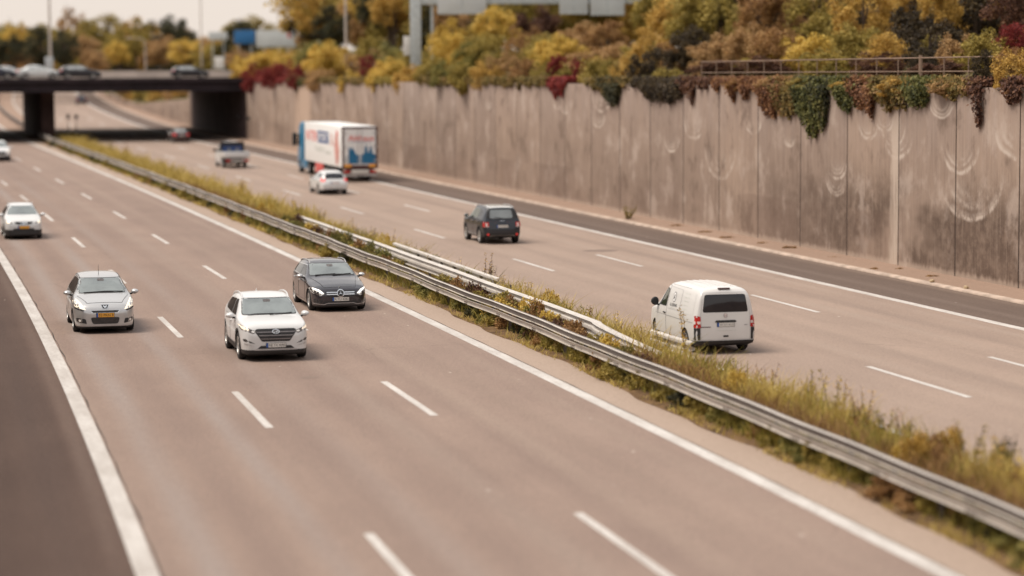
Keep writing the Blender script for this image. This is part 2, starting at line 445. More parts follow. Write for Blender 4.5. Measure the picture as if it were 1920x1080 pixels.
M['lamp'] = plain('headlamp_lens', (.78, .76, .72), .12, .25, var=.2, scale=9)
M['lamp_warm'] = plain('headlamp_warm', (.95, .80, .62), .2, var=.1, scale=9, emit=.3)
M['lamp_white'] = plain('daytime_light', (1.0, .97, .90), .2, var=.02, emit=.35)
M['lamp_dark'] = plain('headlamp_dark', (.10, .085, .08), .15, .3, var=.4, scale=12)  # dark inserts of lamps, emblem and mirror
M['red'] = plain('tail_lamp_red', (.42, .022, .018), .2, var=.15, scale=9)
M['red_lit'] = plain('tail_lamp_bright', (.62, .04, .035), .2, var=.15, emit=.15)
M['white_lens'] = plain('clear_lens', (.66, .55, .52), .2)
M['amber'] = plain('amber_reflector', (.80, .36, .06), .45, var=.06)
M['plate'] = plain('number_plate_white', (.62, .60, .56), .5, var=.05)
M['plate_y'] = plain('number_plate_yellow', (.72, .34, .035), .5, var=.05)
M['blue'] = plain('plate_blue', (.02, .09, .33), .5, var=.05)
M['ink'] = plain('black_lettering', (.02, .02, .02), .6)
M['grey_ink'] = plain('grey_lettering', (.26, .25, .25), .6)
M['pale_ink'] = plain('faint_lettering', (.52, .53, .49), .6)
M['white'] = paint('white_paint', (.60, .60, .597), 0, .32, .5)
M['white_warm'] = paint('white_van_paint', (.62, .605, .585), 0, .36, .35, amount=.25)
M['silver_paint'] = paint('silver_paint', (.50, .495, .49), .55, .30, .8, amount=.5)
M['grey_paint'] = paint('dark_grey_paint', (.034, .031, .038), .55, .24, .8, amount=.12)
M['navy_paint'] = paint('dark_blue_paint', (.014, .017, .025), .1, .34, .45, amount=.08)
M['maroon_paint'] = paint('dark_red_paint', (.045, .014, .016), .2, .3, .8)
M['far_navy'] = paint('far_dark_paint', (.010, .011, .024), .0, .45, .15, amount=.1)
M['far_dark'] = paint('far_black_paint', (.010, .009, .013), .0, .45, .15, amount=.1)
M['far_white'] = paint('far_white_paint', (.58, .60, .59), .1, .3, .8)
M['roof_sheen'] = paint('painted_roof_sheen', (.55, .54, .51), .1, .3, .8)  # pale colour stands in for sky reflected on the dark SUV's roof
M['teal'] = paint('teal_cab_paint', (.010, .17, .32), 0, .35, .6, amount=.1)
M['box_white'] = paint('white_box_panel', (.76, .755, .74), 0, .45, .1, amount=.1)
M['frame_red'] = plain('brown_red_frame', (.06, .020, .020), .5)
M['skirt_red'] = plain('red_side_panel', (.52, .085, .075), .5)
M['print_red'] = plain('red_print', (.66, .13, .11), .5, var=.05)
M['print_rose'] = plain('rose_print', (.62, .30, .26), .5, var=.25, scale=1.2)
M['print_blue'] = plain('blue_print', (.02, .07, .22), .5, var=.05)
M['print_teal'] = plain('teal_print', (.008, .13, .27), .5, var=.1)
M['seat_blue'] = plain('blue_seat', (.02, .05, .16), .6)
M['sign_blue'] = plain('blue_sign_face', (.015, .12, .30), .5, var=.2, scale=.5)
M['sign_grey'] = plain('pale_grey_sign_face', (.50, .52, .52), .5, var=.08, scale=.5)
M['mast'] = plain('pale_steel_mast', (.44, .47, .47), .5, .1)
M['mast_thin'] = plain('pale_lamp_mast', (.48, .42, .37), .5, .1)
M['fence_m'] = plain('rusty_tan_railing', (.22, .145, .10), .7)
M['bark'] = plain('bark', (.075, .05, .035), .9, var=.3)
M['stone'] = plain('loose_stone', (.42, .32, .2), .9)

LEAF = {
 'ochre': [(.0, (.12, .072, .018)), (.3, (.33, .20, .045)), (.65, (.50, .315, .075)), (1, (.62, .43, .14))],
 'yellow': [(.0, (.18, .12, .022)), (.3, (.42, .285, .055)), (.65, (.57, .40, .09)), (1, (.68, .50, .17))],
 'olive': [(.0, (.06, .048, .014)), (.3, (.19, .145, .032)), (.65, (.34, .255, .06)), (1, (.48, .36, .11))],
 'green': [(.0, (.035, .035, .012)), (.3, (.105, .10, .026)), (.65, (.22, .185, .05)), (1, (.36, .29, .09))],
 'ivymix': [(.0, (.03, .022, .010)), (.3, (.10, .075, .022)), (.6, (.20, .145, .042)), (.85, (.26, .15, .055)), (1, (.34, .20, .08))],
 'ivyrust': [(.0, (.04, .018, .012)), (.35, (.13, .055, .028)), (.7, (.24, .115, .05)), (1, (.34, .20, .085))],
 'ivygreen': [(.0, (.016, .02, .008)), (.35, (.055, .06, .018)), (.7, (.13, .125, .035)), (1, (.24, .21, .07))],
 'darkgreen': [(.0, (.012, .014, .010)), (.4, (.034, .036, .018)), (.8, (.085, .075, .03)), (1, (.16, .12, .045))],
 'rust': [(.0, (.075, .036, .018)), (.35, (.22, .115, .045)), (.7, (.37, .21, .08)), (1, (.48, .31, .13))],
 'tan': [(.0, (.13, .075, .032)), (.35, (.31, .185, .08)), (.7, (.44, .275, .12)), (1, (.52, .35, .17))],
 'red': [(.0, (.06, .010, .011)), (.4, (.16, .020, .020)), (.8, (.27, .042, .032)), (1, (.36, .10, .05))],
 'maroon': [(.0, (.026, .012, .010)), (.4, (.085, .038, .025)), (.8, (.17, .08, .042)), (1, (.26, .14, .06))],
 'umber': [(.0, (.012, .010, .008)), (.4, (.042, .030, .018)), (.8, (.10, .07, .034)), (1, (.20, .14, .06))],
}
GAIN = {'umber': 1.0, 'darkgreen': 1.0, 'maroon': 1.05, 'red': 1.1, 'green': 1.3, 'yellow': 1.18, 'ochre': 1.15}
LM = {k: leaf_mat(k + '_foliage', [(p, tuple(min(.8, x * GAIN.get(k, 1.12)) for x in c)) for p, c in v]) for k, v in LEAF.items()}
LM['hay'] = leaf_mat('dry_grass_blades', [(.0, (.17, .125, .035)), (.3, (.42, .305, .08)), (.7, (.60, .455, .135)), (1, (.72, .57, .24))], .4)
LM['lush'] = leaf_mat('green_grass_blades', [(.0, (.07, .065, .016)), (.35, (.22, .19, .04)), (.7, (.40, .32, .07)), (1, (.58, .46, .13))], .4)
LM['straw'] = leaf_mat('brown_dry_blades', [(.0, (.08, .045, .02)), (.4, (.22, .12, .05)), (.75, (.36, .21, .085)), (1, (.47, .31, .13))], .35)

# ================================================================== the setting
def sheet(name, s_list, d_list, mat, zfun, kind='structure', parent=None):
    """a sheet along the road; d_list items may be functions of s; UV in metres"""
    vs, uvs, fs = [], [], []
    n = len(d_list)
    for s in s_list:
        for k, d in enumerate(d_list):
            dd = d(s) if callable(d) else d
            vs.append(tuple(pos(s, dd, 0) + Vector((0, 0, zfun(s, dd, k))))); uvs.append((dd, s))
    for i in range(len(s_list) - 1):
        for k in range(n - 1):
            fs.append((i * n + k, i * n + k + 1, (i + 1) * n + k + 1, (i + 1) * n + k))
    me = bpy.data.meshes.new(name); me.from_pydata(vs, [], fs)
    lay = me.uv_layers.new(name='UVMap')
    idx = np.empty(len(me.loops), dtype=np.int32); me.loops.foreach_get('vertex_index', idx)
    lay.data.foreach_set('uv', np.array(uvs, dtype=np.float32)[idx].ravel())
    me.materials.append(mat); me.shade_smooth()
    o = link_mesh(name, me, parent)
    if kind: o['kind'] = kind
    return o
def rng(a, b, st): return list(np.arange(a, b + st * .5, st))
SR = rng(-8, 560, 3)
flat = lambda h: (lambda s, d, k: h)
LL, LM0, RM, RR = 2.12, 13.30, 17.75, 28.93       # middles of the four solid lines
sheet('road', SR, [LL, 5.6, 9.3, 13.40], M['road_l'], flat(0.0))
sheet('road', SR, [17.7, 21.4, 25.1, 29.0], M['road_r'], flat(0.0))
sheet('hard_shoulder', SR, [-1.6, 0.3, LL], M['shoulder_l'], flat(0.0))
sheet('hard_shoulder', SR, [29.0, 30.6, 32.12], M['shoulder_r'], flat(0.0))
_rs = random.Random(4)
_wob = {}
def edge_wob(s):
    return 14.40 + .09 * math.sin(s * .35) + .06 * math.sin(s * 1.3 + 1) + .02 * math.sin(s * 2.9)
sheet('pavement_edge', rng(-8, 560, .6), [13.40, 13.9, edge_wob], M['strip'], flat(-.001))
sheet('median_ground', rng(-8, 262, .6), [edge_wob, 14.7, 15.4, 16.4, 17.2, 17.7], M['soil'],
      lambda s, d, k: (0.0, .035, .10, .13, .06, 0.0)[k] + .02 * math.sin(s * 1.3 + d * 3) * (1 < k < 5))
sheet('paved_median', rng(262, 560, 3), [13.4, 15.5, 17.7], M['verge'], lambda s, d, k: (0, .06, 0)[k])
sheet('verge_kerb', rng(-8, 560, 2), [32.12, 32.125, 32.36], M['kerb'], lambda s, d, k: (0, .07, .085)[k])
sheet('paved_verge', rng(-8, 560, 2), [32.36, 33.0, 33.95], M['verge'], lambda s, d, k: (.085, .09, .12)[k])
def line(name, d, w, s0, s1, st=2.0):
    return sheet(name, rng(s0, s1, st), [d - w / 2, d + w / 2], M['line'], flat(.004))
line('edge_line', LL, .34, -8, 560); line('edge_line', LM0, .32, -8, 560)
line('edge_line', RR, .34, -8, 560); line('edge_line', RM + .1, .20, -8, 560)
def seam_(d0):
    return sheet('road_joint', rng(-8, 200, .5), [lambda s: d0 + .012 * math.sin(s * 2.1) - .016 * (.4 + .6 * math.sin(s * .9) ** 2), lambda s: d0 + .012 * math.sin(s * 2.1) + .004 + .012 * max(0, math.sin(s * 1.3))], M['dark'], flat(.003))
seam_(LL + .215); seam_(LM0 + .19)
def dashes(d, ph, n0, n1):
    for k in range(n0, n1): line('lane_marking', d, .17, ph + 18 * k, ph + 18 * k + 6, 2)
dashes(9.39, 32.15, -1, 12); dashes(5.75, 31.27, -1, 12); dashes(21.46, 49.76, -1, 15); dashes(25.17, 50.78, -1, 15)
# patches of older asphalt
mp = MB()
for s, d, a, b in ((94.7, 26.0, .8, .34), (57.4, 7.8, .26, .10), (74, 24.4, .3, .10)):
    q = MB(); pts = []
    for k in range(14):
        w = 2 * math.pi * k / 14; r_ = _rs.uniform(.75, 1.1)
        pts.append(pos(s + b * 2.2 * math.sin(w) * r_, d + a * math.cos(w) * r_, .003))
    o = q.add(pts, [tuple(range(14))]).build('asphalt_patch', M['patch']); o['kind'] = 'structure'

# land on both sides, above the cutting
TOPZ = 6.70
def wall_top(s):
    """absolute height of the right retaining wall's top"""
    if s < 262: return TOPZ
    if s < 274: return TOPZ
    return max(road_z(s) + .8, road_z(s) + 3.2 - (s - 274) * .034)
def land_z(s, d, k):
    base = max(TOPZ, road_z(s) + 2.5)
    if s < 274: t = 1.0
    else: t = min(1, (d - 34.2) / 9.0)
    w = wall_top(s)
    z = (w + (base - w) * t if s >= 274 else base) + (0.0, .1, .5, .9, 1.4, 2.0, 3.0)[k] * (1 if s < 274 else .6)
    return z - .08 - road_z(s)
sheet('land', rng(-8, 262, 4) + [273.9] + rng(274, 560, 6), [34.32, 36, 40, 46, 60, 110, 320], M['ground'], land_z)
def land_l(s, d, k): return max(TOPZ, road_z(s) + 3) - .05 + (0, .1, .4, .8, 1.5)[k] - road_z(s)
sheet('land', SR, [-4.2, -8, -20, -60, -260], M['ground'], land_l)
g = MB(); g.add([(-4000, -600, -1.2), (4000, -600, -1.2), (4000, 5200, -1.2), (-4000, 5200, -1.2)], [(0, 1, 2, 3)])
g.build('ground', M['ground'])['kind'] = 'structure'
sheet('distant_land', rng(540, 990, 50), [-400, -60, 15, 90, 400], M['ground'], lambda s, d, k: 4.5 - 0 * s)

# ---------------------------------------------------------------- retaining walls
def wall(name, d_face, d_back, s0, s1, mat, topf, st=.8):
    ss = rng(s0, s1, st); vs, uvs, fs = [], [], []
    for s in ss:
        zr, zt = road_z(s) - .3, topf(s)
        for d, z in ((d_face, zr), (d_face, zr + (zt - zr) * .5), (d_face, zt), (d_back, zt), (d_back, zr)):
            p = pos(s, d); vs.append((p.x, p.y, z)); uvs.append((s, z - (road_z(s) if z < zt else 0)))
    n = 5
    for i in range(len(ss) - 1):
        for k in range(n - 1):
            fs.append((i * n + k, i * n + k + 1, (i + 1) * n + k + 1, (i + 1) * n + k))
    fs.append((4, 3, 2, 1, 0)); m0 = (len(ss) - 1) * n; fs.append(tuple(m0 + k for k in range(5)))
    me = bpy.data.meshes.new(name); me.from_pydata(vs, [], fs)
    lay = me.uv_layers.new(name='UVMap')
    idx = np.empty(len(me.loops), dtype=np.int32); me.loops.foreach_get('vertex_index', idx)
    lay.data.foreach_set('uv', np.array(uvs, dtype=np.float32)[idx].ravel())
    me.materials.append(mat)
    bm = bmesh.new(); bm.from_mesh(me); bmesh.ops.recalc_face_normals(bm, faces=bm.faces); bm.to_mesh(me); bm.free()
    return link_mesh(name, me)
tag(wall('retaining_wall', 33.90, 34.35, -8, 232.8, M['wall'], lambda s: TOPZ),
    'long board-marked concrete retaining wall with upright joints and curved stains', 'wall')
tag(wall('retaining_wall', 33.90, 34.35, 273.9, 420, M['wall'], wall_top, 2),
    'low pale retaining wall seen under the bridge, sinking away along the road', 'wall')
tag(wall('retaining_wall', -4.3, -3.9, -8, 420, M['wall'], lambda s: max(TOPZ, road_z(s) + 3.2), 4),
    'retaining wall along the far left side of the motorway', 'wall')

# ---------------------------------------------------------------- bridge
def slab(mb, s0, s1, d0, d1, z0, z1, mi=0, n=1):
    """a straight-sided block between two stations, absolute heights"""
    v = []
    for s, d in ((s0, d0), (s0, d1), (s1, d1), (s1, d0)):
        p = pos(s, d)
        v += [(p.x, p.y, z0(s) if callable(z0) else z0), (p.x, p.y, z1)]
    mb.add(v, [(0, 2, 4, 6), (1, 7, 5, 3), (0, 1, 3, 2), (2, 3, 5, 4), (4, 5, 7, 6), (6, 7, 1, 0)], mi)
BR = tag(empty('road_bridge', pos(250, 15)), 'dark concrete road bridge crossing the motorway with cars on its deck', 'bridge')
BR_inv = Matrix.Translation(BR.location).inverted()
def under(mb, name, mat, parent, bevel=0):
    o = mb.build(name, mat, None, bevel); o.parent = parent
    o.matrix_parent_inverse = Matrix.Translation(parent.location).inverted()
    return o
DZ = 7.0
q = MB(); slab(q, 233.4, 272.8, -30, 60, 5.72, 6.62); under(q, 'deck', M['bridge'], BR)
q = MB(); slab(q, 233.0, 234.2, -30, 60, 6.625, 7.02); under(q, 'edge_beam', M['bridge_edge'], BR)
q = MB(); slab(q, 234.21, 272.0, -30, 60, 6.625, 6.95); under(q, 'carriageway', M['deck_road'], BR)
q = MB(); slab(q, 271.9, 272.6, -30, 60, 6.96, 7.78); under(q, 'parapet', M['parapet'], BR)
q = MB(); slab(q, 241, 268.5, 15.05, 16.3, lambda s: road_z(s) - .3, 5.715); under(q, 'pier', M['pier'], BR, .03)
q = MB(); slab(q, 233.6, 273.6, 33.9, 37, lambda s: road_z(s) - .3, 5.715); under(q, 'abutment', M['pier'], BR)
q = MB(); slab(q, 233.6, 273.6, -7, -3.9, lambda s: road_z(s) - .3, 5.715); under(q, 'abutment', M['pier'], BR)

# ---------------------------------------------------------------- guard rails
W_PROF = [(-.00, .33), (-.10, .325), (-.115, .30), (-.115, .235), (-.002, .20), (-.002, .125), (-.115, .095), (-.115, .02), (-.00, .0)]
def w_beam(s_list, dfun, z0, face=-1, prof0=None):
    """corrugated steel beam; face -1 bulges to the left, +1 to the right"""
    mb = MB(); v, f = [], []
    prof = [(a * 1.0, b) for a, b in (prof0 or W_PROF)]
    ring = prof + [(a + .006, b) for a, b in reversed(prof)]
    n = len(ring)
    for s in s_list:
        for a, b in ring:
            zz = z0(s) if callable(z0) else z0
            v.append(pos(s, dfun(s) - a * face, zz + b))
    for i in range(len(s_list) - 1):
        for k in range(n):
            f.append((i * n + k, i * n + (k + 1) % n, (i + 1) * n + (k + 1) % n, (i + 1) * n + k))
    f.append(tuple(range(n))); f.append(tuple((len(s_list) - 1) * n + k for k in range(n - 1, -1, -1)))
    mb.add(v, f); return mb
def rail_posts(root, s_list, d, zt, lean=0):
    for s in s_list:
        p = pos(s, d); h = heading(s)
        T_ = Matrix.Translation(p) @ Matrix.Rotation(-h, 4, 'Z')
        q = MB()                                          # C-section post
        q.box(-.035, .035, -.05, -.042, -.2, zt, 0, T_); q.box(-.035, .035, .042, .05, -.2, zt, 0, T_); q.box(.027, .035, -.042, .042, -.2, zt, 0, T_)
        under(q, 'post', M['post'], root)
g1 = tag(empty('guard_rail', pos(60, 14.75)), 'long double guard rail running the whole length of the grassy median, nearest the oncoming cars', 'guard rail', 'guard rails on the median')
zz1 = lambda s: .43 + .012 * math.sin(s * .41) + .008 * math.sin(s * 1.13 + 1)
dd1 = lambda s: 14.60 + .02 * math.sin(s * .33)
C_UP = [(-.0, .145), (-.085, .14), (-.105, .115), (-.105, .03), (-.085, .005), (-.0, .0)]
C_LO = [(-.0, .125), (-.075, .12), (-.09, .10), (-.09, .025), (-.075, .0), (-.0, -.005)]
for prof, dz, off, zs, za, zb2 in ((C_UP, .195, .108, (.04, .09), -.001, .147), (C_LO, .0, .093, (.04, .085), -.006, .127)):
    q = w_beam(rng(16, 241, 1.0), dd1, lambda s: zz1(s) + dz, 1, prof)
    for s in rng(18, 150, 4.0):                              # laps with bolt heads every four metres
        for ds in (-.14, .0, .14):
            for z in zs:
                p = pos(s + ds, dd1(s) - off, zz1(s) + dz + z); q.box(p.x - .014, p.x + .014, p.y - .016, p.y + .016, p.z - .013, p.z + .013, 1)
        q.add([pos(s + ds, dd1(s) - off, zz1(s) + dz + z) for ds, z in ((-.22, za), (-.20, za), (-.20, zb2), (-.22, zb2))], [(0, 1, 2, 3)], 1)
    under(q, 'beam', [M['rail'], M['post']], g1)

q = MB()
for a, b in ((14.66, 14.80),):
    v, f = [], []
    ss = rng(16, 241, 1.0)
    for s in ss:
        for d, z in ((a, .62), (a, .74), (b, .74), (b, .62)): v.append(pos(s, d + dd1(s) - 14.6, z + zz1(s) - .43))
    for i in range(len(ss) - 1):
        for k in range(4): f.append((i * 4 + k, i * 4 + (k + 1) % 4, i * 4 + 4 + (k + 1) % 4, i * 4 + 4 + k))
    q.add(v, f)
under(q, 'spacer_beam', M['post'], g1)  # dark steel colour stands in for shade in the gap between the beams
rail_posts(g1, rng(26, 150, 2.0), 14.86, .70)
g4 = tag(empty('guard_rail', pos(330, 15.5)), 'guard rail on the far bend, seen left of the bridge pier', 'guard rail', 'guard rails on the median')
under(w_beam(rng(270, 460, 2), lambda s: 15.2, .43, 1), 'beam', M['post'], g4)
rail_posts(g4, rng(272, 400, 4), 15.3, .6)
g2 = tag(empty('guard_rail', pos(80, 15.9)), 'second shorter pale guard rail in the median whose near end slopes down to the ground', 'guard rail', 'guard rails on the median')
def d2(s): return 15.80 + .02 * math.sin(s * .5) + (0 if s > 60.6 else (60.6 - s) ** 1.15 * .27)
def z2(s): return .45 if s > 60.8 else .45 - (60.8 - s) * .185
under(w_beam(rng(57, 60.8, .2) + rng(61, 109, 1), d2, z2, 1), 'beam', M['rail2'], g2)
q = MB(); v, f = [], []
ss = rng(57.2, 60.8, .2) + rng(61, 109, 1)
for s in ss:
    for d, z in ((.09, .20), (.09, .33), (.25, .33), (.25, .20)): v.append(pos(s, d2(s) + d, z + z2(s)))
for i in range(len(ss) - 1):
    for k in range(4): f.append((i * 4 + k, i * 4 + (k + 1) % 4, i * 4 + 4 + (k + 1) % 4, i * 4 + 4 + k))
f.append((0, 1, 2, 3)); q.add(v, f); under(q, 'spacer_beam', M['rail2'], g2)
rail_posts(g2, rng(62, 108, 2.0), 15.97, .74)
g3 = tag(empty('guard_rail', pos(75, 16.8)), 'third guard rail half buried in dry grass beside the departing traffic', 'guard rail', 'guard rails on the median')
def d3(s): return 16.9 + (0 if s > 72 else (72 - s) * .042)
def z3(s): return .37
under(w_beam(rng(75.6, 92.4, .8), d3, z3, -1), 'beam', M['rail2'], g3)
under(w_beam(rng(57.4, 60.6, .4), d3, lambda s: .22, -1), 'beam', M['rail2'], g3)
rail_posts(g3, rng(74, 88, 2.0), 16.84, .62)
# two little marker posts at the end of the median, two lamps on the wall
def marker(s, d, label):
    r0 = tag(empty('marker_post', pos(s, d, 0), -heading(s)), label, 'marker post', 'marker posts on the median before the bridge')
    MB().tube([(0, 0, 0), (0, 0, 1.9)], .035).build('pole', M['mast'], r0)
    MB().box(-.16, .16, -.06, .06, 1.72, 2.15).build('head', M['black'], r0, .02)
    MB().box(-.09, .09, -.04, .04, .1, .75).build('sleeve', M['plate'], r0, .015)
marker(253, 18.6, 'thin dark-headed marker post on the median, left one of two by the pier')
marker(252, 19.35, 'thin dark-headed marker post on the median, right one of two by the pier')
for s, z, lb in ((236.5, 3.2, 'small dark lamp on the wall, nearer the bridge opening'), (231.0, 3.1, 'small dark lamp on the wall, farther from the bridge opening')):
    p = pos(s, 33.86); p.z = z
    r0 = tag(empty('wall_lamp', p, -heading(s)), lb, 'lamp', 'lamps on the wall beside the bridge')
    MB().box(-.34, .02, -.16, .16, -.12, .16).build('housing', M['black'], r0, .03)
    MB().tube([(-.1, 0, 0), (.04, 0, -.3)], .03).build('bracket', M['post'], r0)

# ---------------------------------------------------------------- railing on the wall
fr = tag(empty('railing', pos(92, 34.6) * 1), 'thin tan two-bar metal railing on top of the retaining wall in front of the bushes', 'railing')
fr.location.z = TOPZ
q = MB()
for zz, rr in ((1.05, .028), (.55, .024)):
    q = MB(); q.tube([Vector((pos(s, 34.75).x, pos(s, 34.75).y, TOPZ + zz)) for s in rng(77, 107.6, 2.04)], rr, 6); under(q, 'rail', M['fence_m'], fr)
for s in rng(77, 107.6, 2.04):
    p = pos(s, 34.75); big = abs(s - 83.1) < .6
    q = MB(); q.tube([(p.x, p.y, TOPZ - .1), (p.x, p.y, TOPZ + (1.15 if big else 1.05))], .07 if big else .022, 6); under(q, 'post', M['fence_m'], fr)

# ---------------------------------------------------------------- signs and masts up on the land
def mast(u, v0, v1, D, w, mat, label, box=None, arm=None):
    a, b = at(u, v0, D), at(u, v1, D)
    r0 = tag(empty('street_lamp', (b.x, b.y, b.z)), label, 'lamp post', 'masts beyond the wall and the bridge')
    h = a.z - b.z
    MB().tube([(0, 0, -.5), (0, 0, h * .5), (0, 0, h)], [w, w * .85, w * .6], 10).build('pole', mat, r0)
    MB().tube([(0, 0, h), (-.4, 0, h + .35), (-1.6, 0, h + .45)], [w * .6, w * .5, w * .4], 8).build('arm', mat, r0)
    MB().box(-2.3, -1.5, -.14, .14, h + .38, h + .52).build('lamp_head', mat, r0, .03)
    if box: MB().box(-box[0], box[1], -.3, .3, -.3, box[2]).build('cabinet', M['sign_grey'], r0, .03)
mast(95, -60, 128, 276, .17, M['mast_thin'], 'tall grey mast with a pale cabinet at its foot, behind the cars on the bridge', (.6, .3, 1.3))
mast(378, -80, 120, 340, .10, M['mast_thin'], 'thin mast against the sky above the second dark car on the bridge')
mast(523, -60, 130, 330, .10, M['mast_thin'], 'thin mast rising behind the blue and white road sign')
mast(273, 78, 132, 300, .09, M['mast_thin'], 'short thin mast behind the bridge between the yellow-green trees')
mast(649, -60, 118, 205, .12, M['mast_thin'], 'pale tall mast among the ochre trees above the wall')
def sign(u0, v0, u1, v1, D, vb, mat, label, name='road_sign', cat='road sign', legs=(.2, .8), extra=None):
    a, b = at(u0, v0, D), at(u1, v1, D); base = at((u0 + u1) / 2, vb, D)
    rz = math.atan2((b - a).y, (b - a).x); w = (Vector((b.x - a.x, b.y - a.y, 0))).length; h = a.z - b.z
    r0 = tag(empty(name, base, rz), label, cat)
    zb = b.z - base.z
    MB().box(-w / 2, w / 2, -.06, .06, zb, zb + h).build('panel', mat, r0, .02)
    for t in legs:
        MB().tube([(-w / 2 + w * t, .15, -.6), (-w / 2 + w * t, .15, zb + h * .9)], .07, 8).build('leg', M['mast'], r0)
    if extra: extra(r0, w, h, zb)
    return r0
def blue_extra(r0, w, h, zb):
    q = MB()
    for k in range(2): q.box(-w * .36, w * (.30 - .2 * k), -.075, -.062, zb + h * (.30 + .3 * k), zb + h * (.40 + .3 * k))
    q.build('stripes', M['sign_grey'], r0)
sign(440, 57, 479, 82, 330, 132, M['sign_blue'], 'blue road sign board left of the long white board')
def red_extra(r0, w, h, zb): MB().box(w * .30, w * .38, -.075, -.062, zb + h * .55, zb + h * .9).build('red_mark', M['print_red'], r0)
sign(481, 57, 555, 88, 326, 132, M['sign_grey'], 'long pale board beside the blue road sign, above the red creeper', extra=red_extra)
sign(392, 60, 427, 75, 335, 132, M['sign_grey'], 'small pale grey board left of the blue road sign')
sign(403, 106, 420, 129, 274, 142, M['plate'], 'small white upright sign standing at the right end of the bridge', legs=(.5,))
# big gantry
D_ = 178
base, top, far_ = at(780, 127, D_), at(780, -45, D_), at(1230, -12, D_)
gr = tag(empty('sign_gantry', base), 'tall pale steel sign gantry with panels, standing among the yellow bushes above the wall', 'sign gantry')
hh = top.z - base.z; rz = math.atan2((far_ - base).y, (far_ - base).x); gr.rotation_euler.z = rz
MB().box(-.40, .40, -.35, .35, -1, hh).build('column', M['mast'], gr, .05)
Lg = Vector((far_.x - base.x, far_.y - base.y, 0)).length
zb_ = at(800, 9, D_).z - base.z
MB().box(.4, Lg, -.30, .30, zb_, zb_ + 1.2).build('beam', M['mast'], gr, .04)
MB().box(1.1, 1.3, -.1, .1, -1, zb_).build('stay', M['mast'], gr)
for u0, u1, v1 in ((818, 912, 27), (1048, 1102, 27), (1106, 1170, 29)):
    a, b = at(u0, -30, D_), at(u1, v1, D_)
    x0 = (Vector((a.x - base.x, a.y - base.y, 0))).length; x1 = (Vector((b.x - base.x, b.y - base.y, 0))).length
    sp_o = MB().box(x0, x1, -.48, -.36, b.z - base.z, b.z - base.z + 2.6).build('sign_panel', M['sign_grey'], gr, .03)
    q = MB(); zz_ = b.z - base.z
    q.box(x0 + .06, x1 - .06, -.495, -.482, zz_ + .06, zz_ + .16); q.box((x0 + x1) / 2 - .05, (x0 + x1) / 2 + .05, -.495, -.482, zz_ + .17, zz_ + 2.5); q.box(x0 + .06, x1 - .06, -.495, -.482, zz_ + 1.2, zz_ + 1.28)
    q.build('panel_rib', M['mast'], sp_o)
MB().box(-.9, -.42, -.3, .3, .9, 2.3).build('cabinet', M['plate'], gr, .04)

# ================================================================== vehicles
def ip(x, pts):
    return float(np.interp(x, [p[0] for p in pts], [p[1] for p in pts]))
def eval_mesh(o):
    dg = bpy.context.evaluated_depsgraph_get()
    return bpy.data.meshes.new_from_object(o.evaluated_get(dg), depsgraph=dg)
def arc(cx, cy, r, a0, a1, n=12):
    return [(cx + r * math.cos(R(a0 + (a1 - a0) * k / (n - 1))), cy + r * math.sin(R(a0 + (a1 - a0) * k / (n - 1)))) for k in range(n)]
def rounded(poly, r, n=4):
    out = []; m = len(poly)
    for i in range(m):
        p, a, b = Vector(poly[i]), Vector(poly[i - 1]), Vector(poly[(i + 1) % m])
        da, db = (a - p), (b - p)
        k = min(r, da.length * .45, db.length * .45)
        pa, pb = p + da.normalized() * k, p + db.normalized() * k
        for j in range(n + 1):
            t = j / n
            q = pa * (1 - t) ** 2 + p * 2 * t * (1 - t) + pb * t ** 2
            out.append((q.x, q.y))
    return out
def rect(x0, x1, y0, y1): return [(x0, y0), (x1, y0), (x1, y1), (x0, y1)]
def inset(poly, k):
    cx = sum(p[0] for p in poly) / len(poly); cy = sum(p[1] for p in poly) / len(poly)
    out = []
    for x, y in poly:
        d = math.hypot(x - cx, y - cy) or 1
        out.append((x - (x - cx) / d * k, y - (y - cy) / d * k))
    return out

def text_shape(s, bold=False):
    cu = bpy.data.curves.new('lettering', 'FONT'); cu.body = s; cu.size = 1.0; cu.resolution_u = 2
    if bold: cu.offset = 0.02
    o = bpy.data.objects.new('lettering', cu); C.objects.link(o)
    bpy.context.view_layer.update()
    me = eval_mesh(o)
    v = [(p.co.x, p.co.y) for p in me.vertices]; f = [tuple(p.vertices) for p in me.polygons]
    bpy.data.objects.remove(o); bpy.data.curves.remove(cu); bpy.data.meshes.remove(me)
    x0, x1 = min(p[0] for p in v), max(p[0] for p in v); y0, y1 = min(p[1] for p in v), max(p[1] for p in v)
    return [((x - x0) / (x1 - x0), (y - y0) / (y1 - y0)) for x, y in v], f

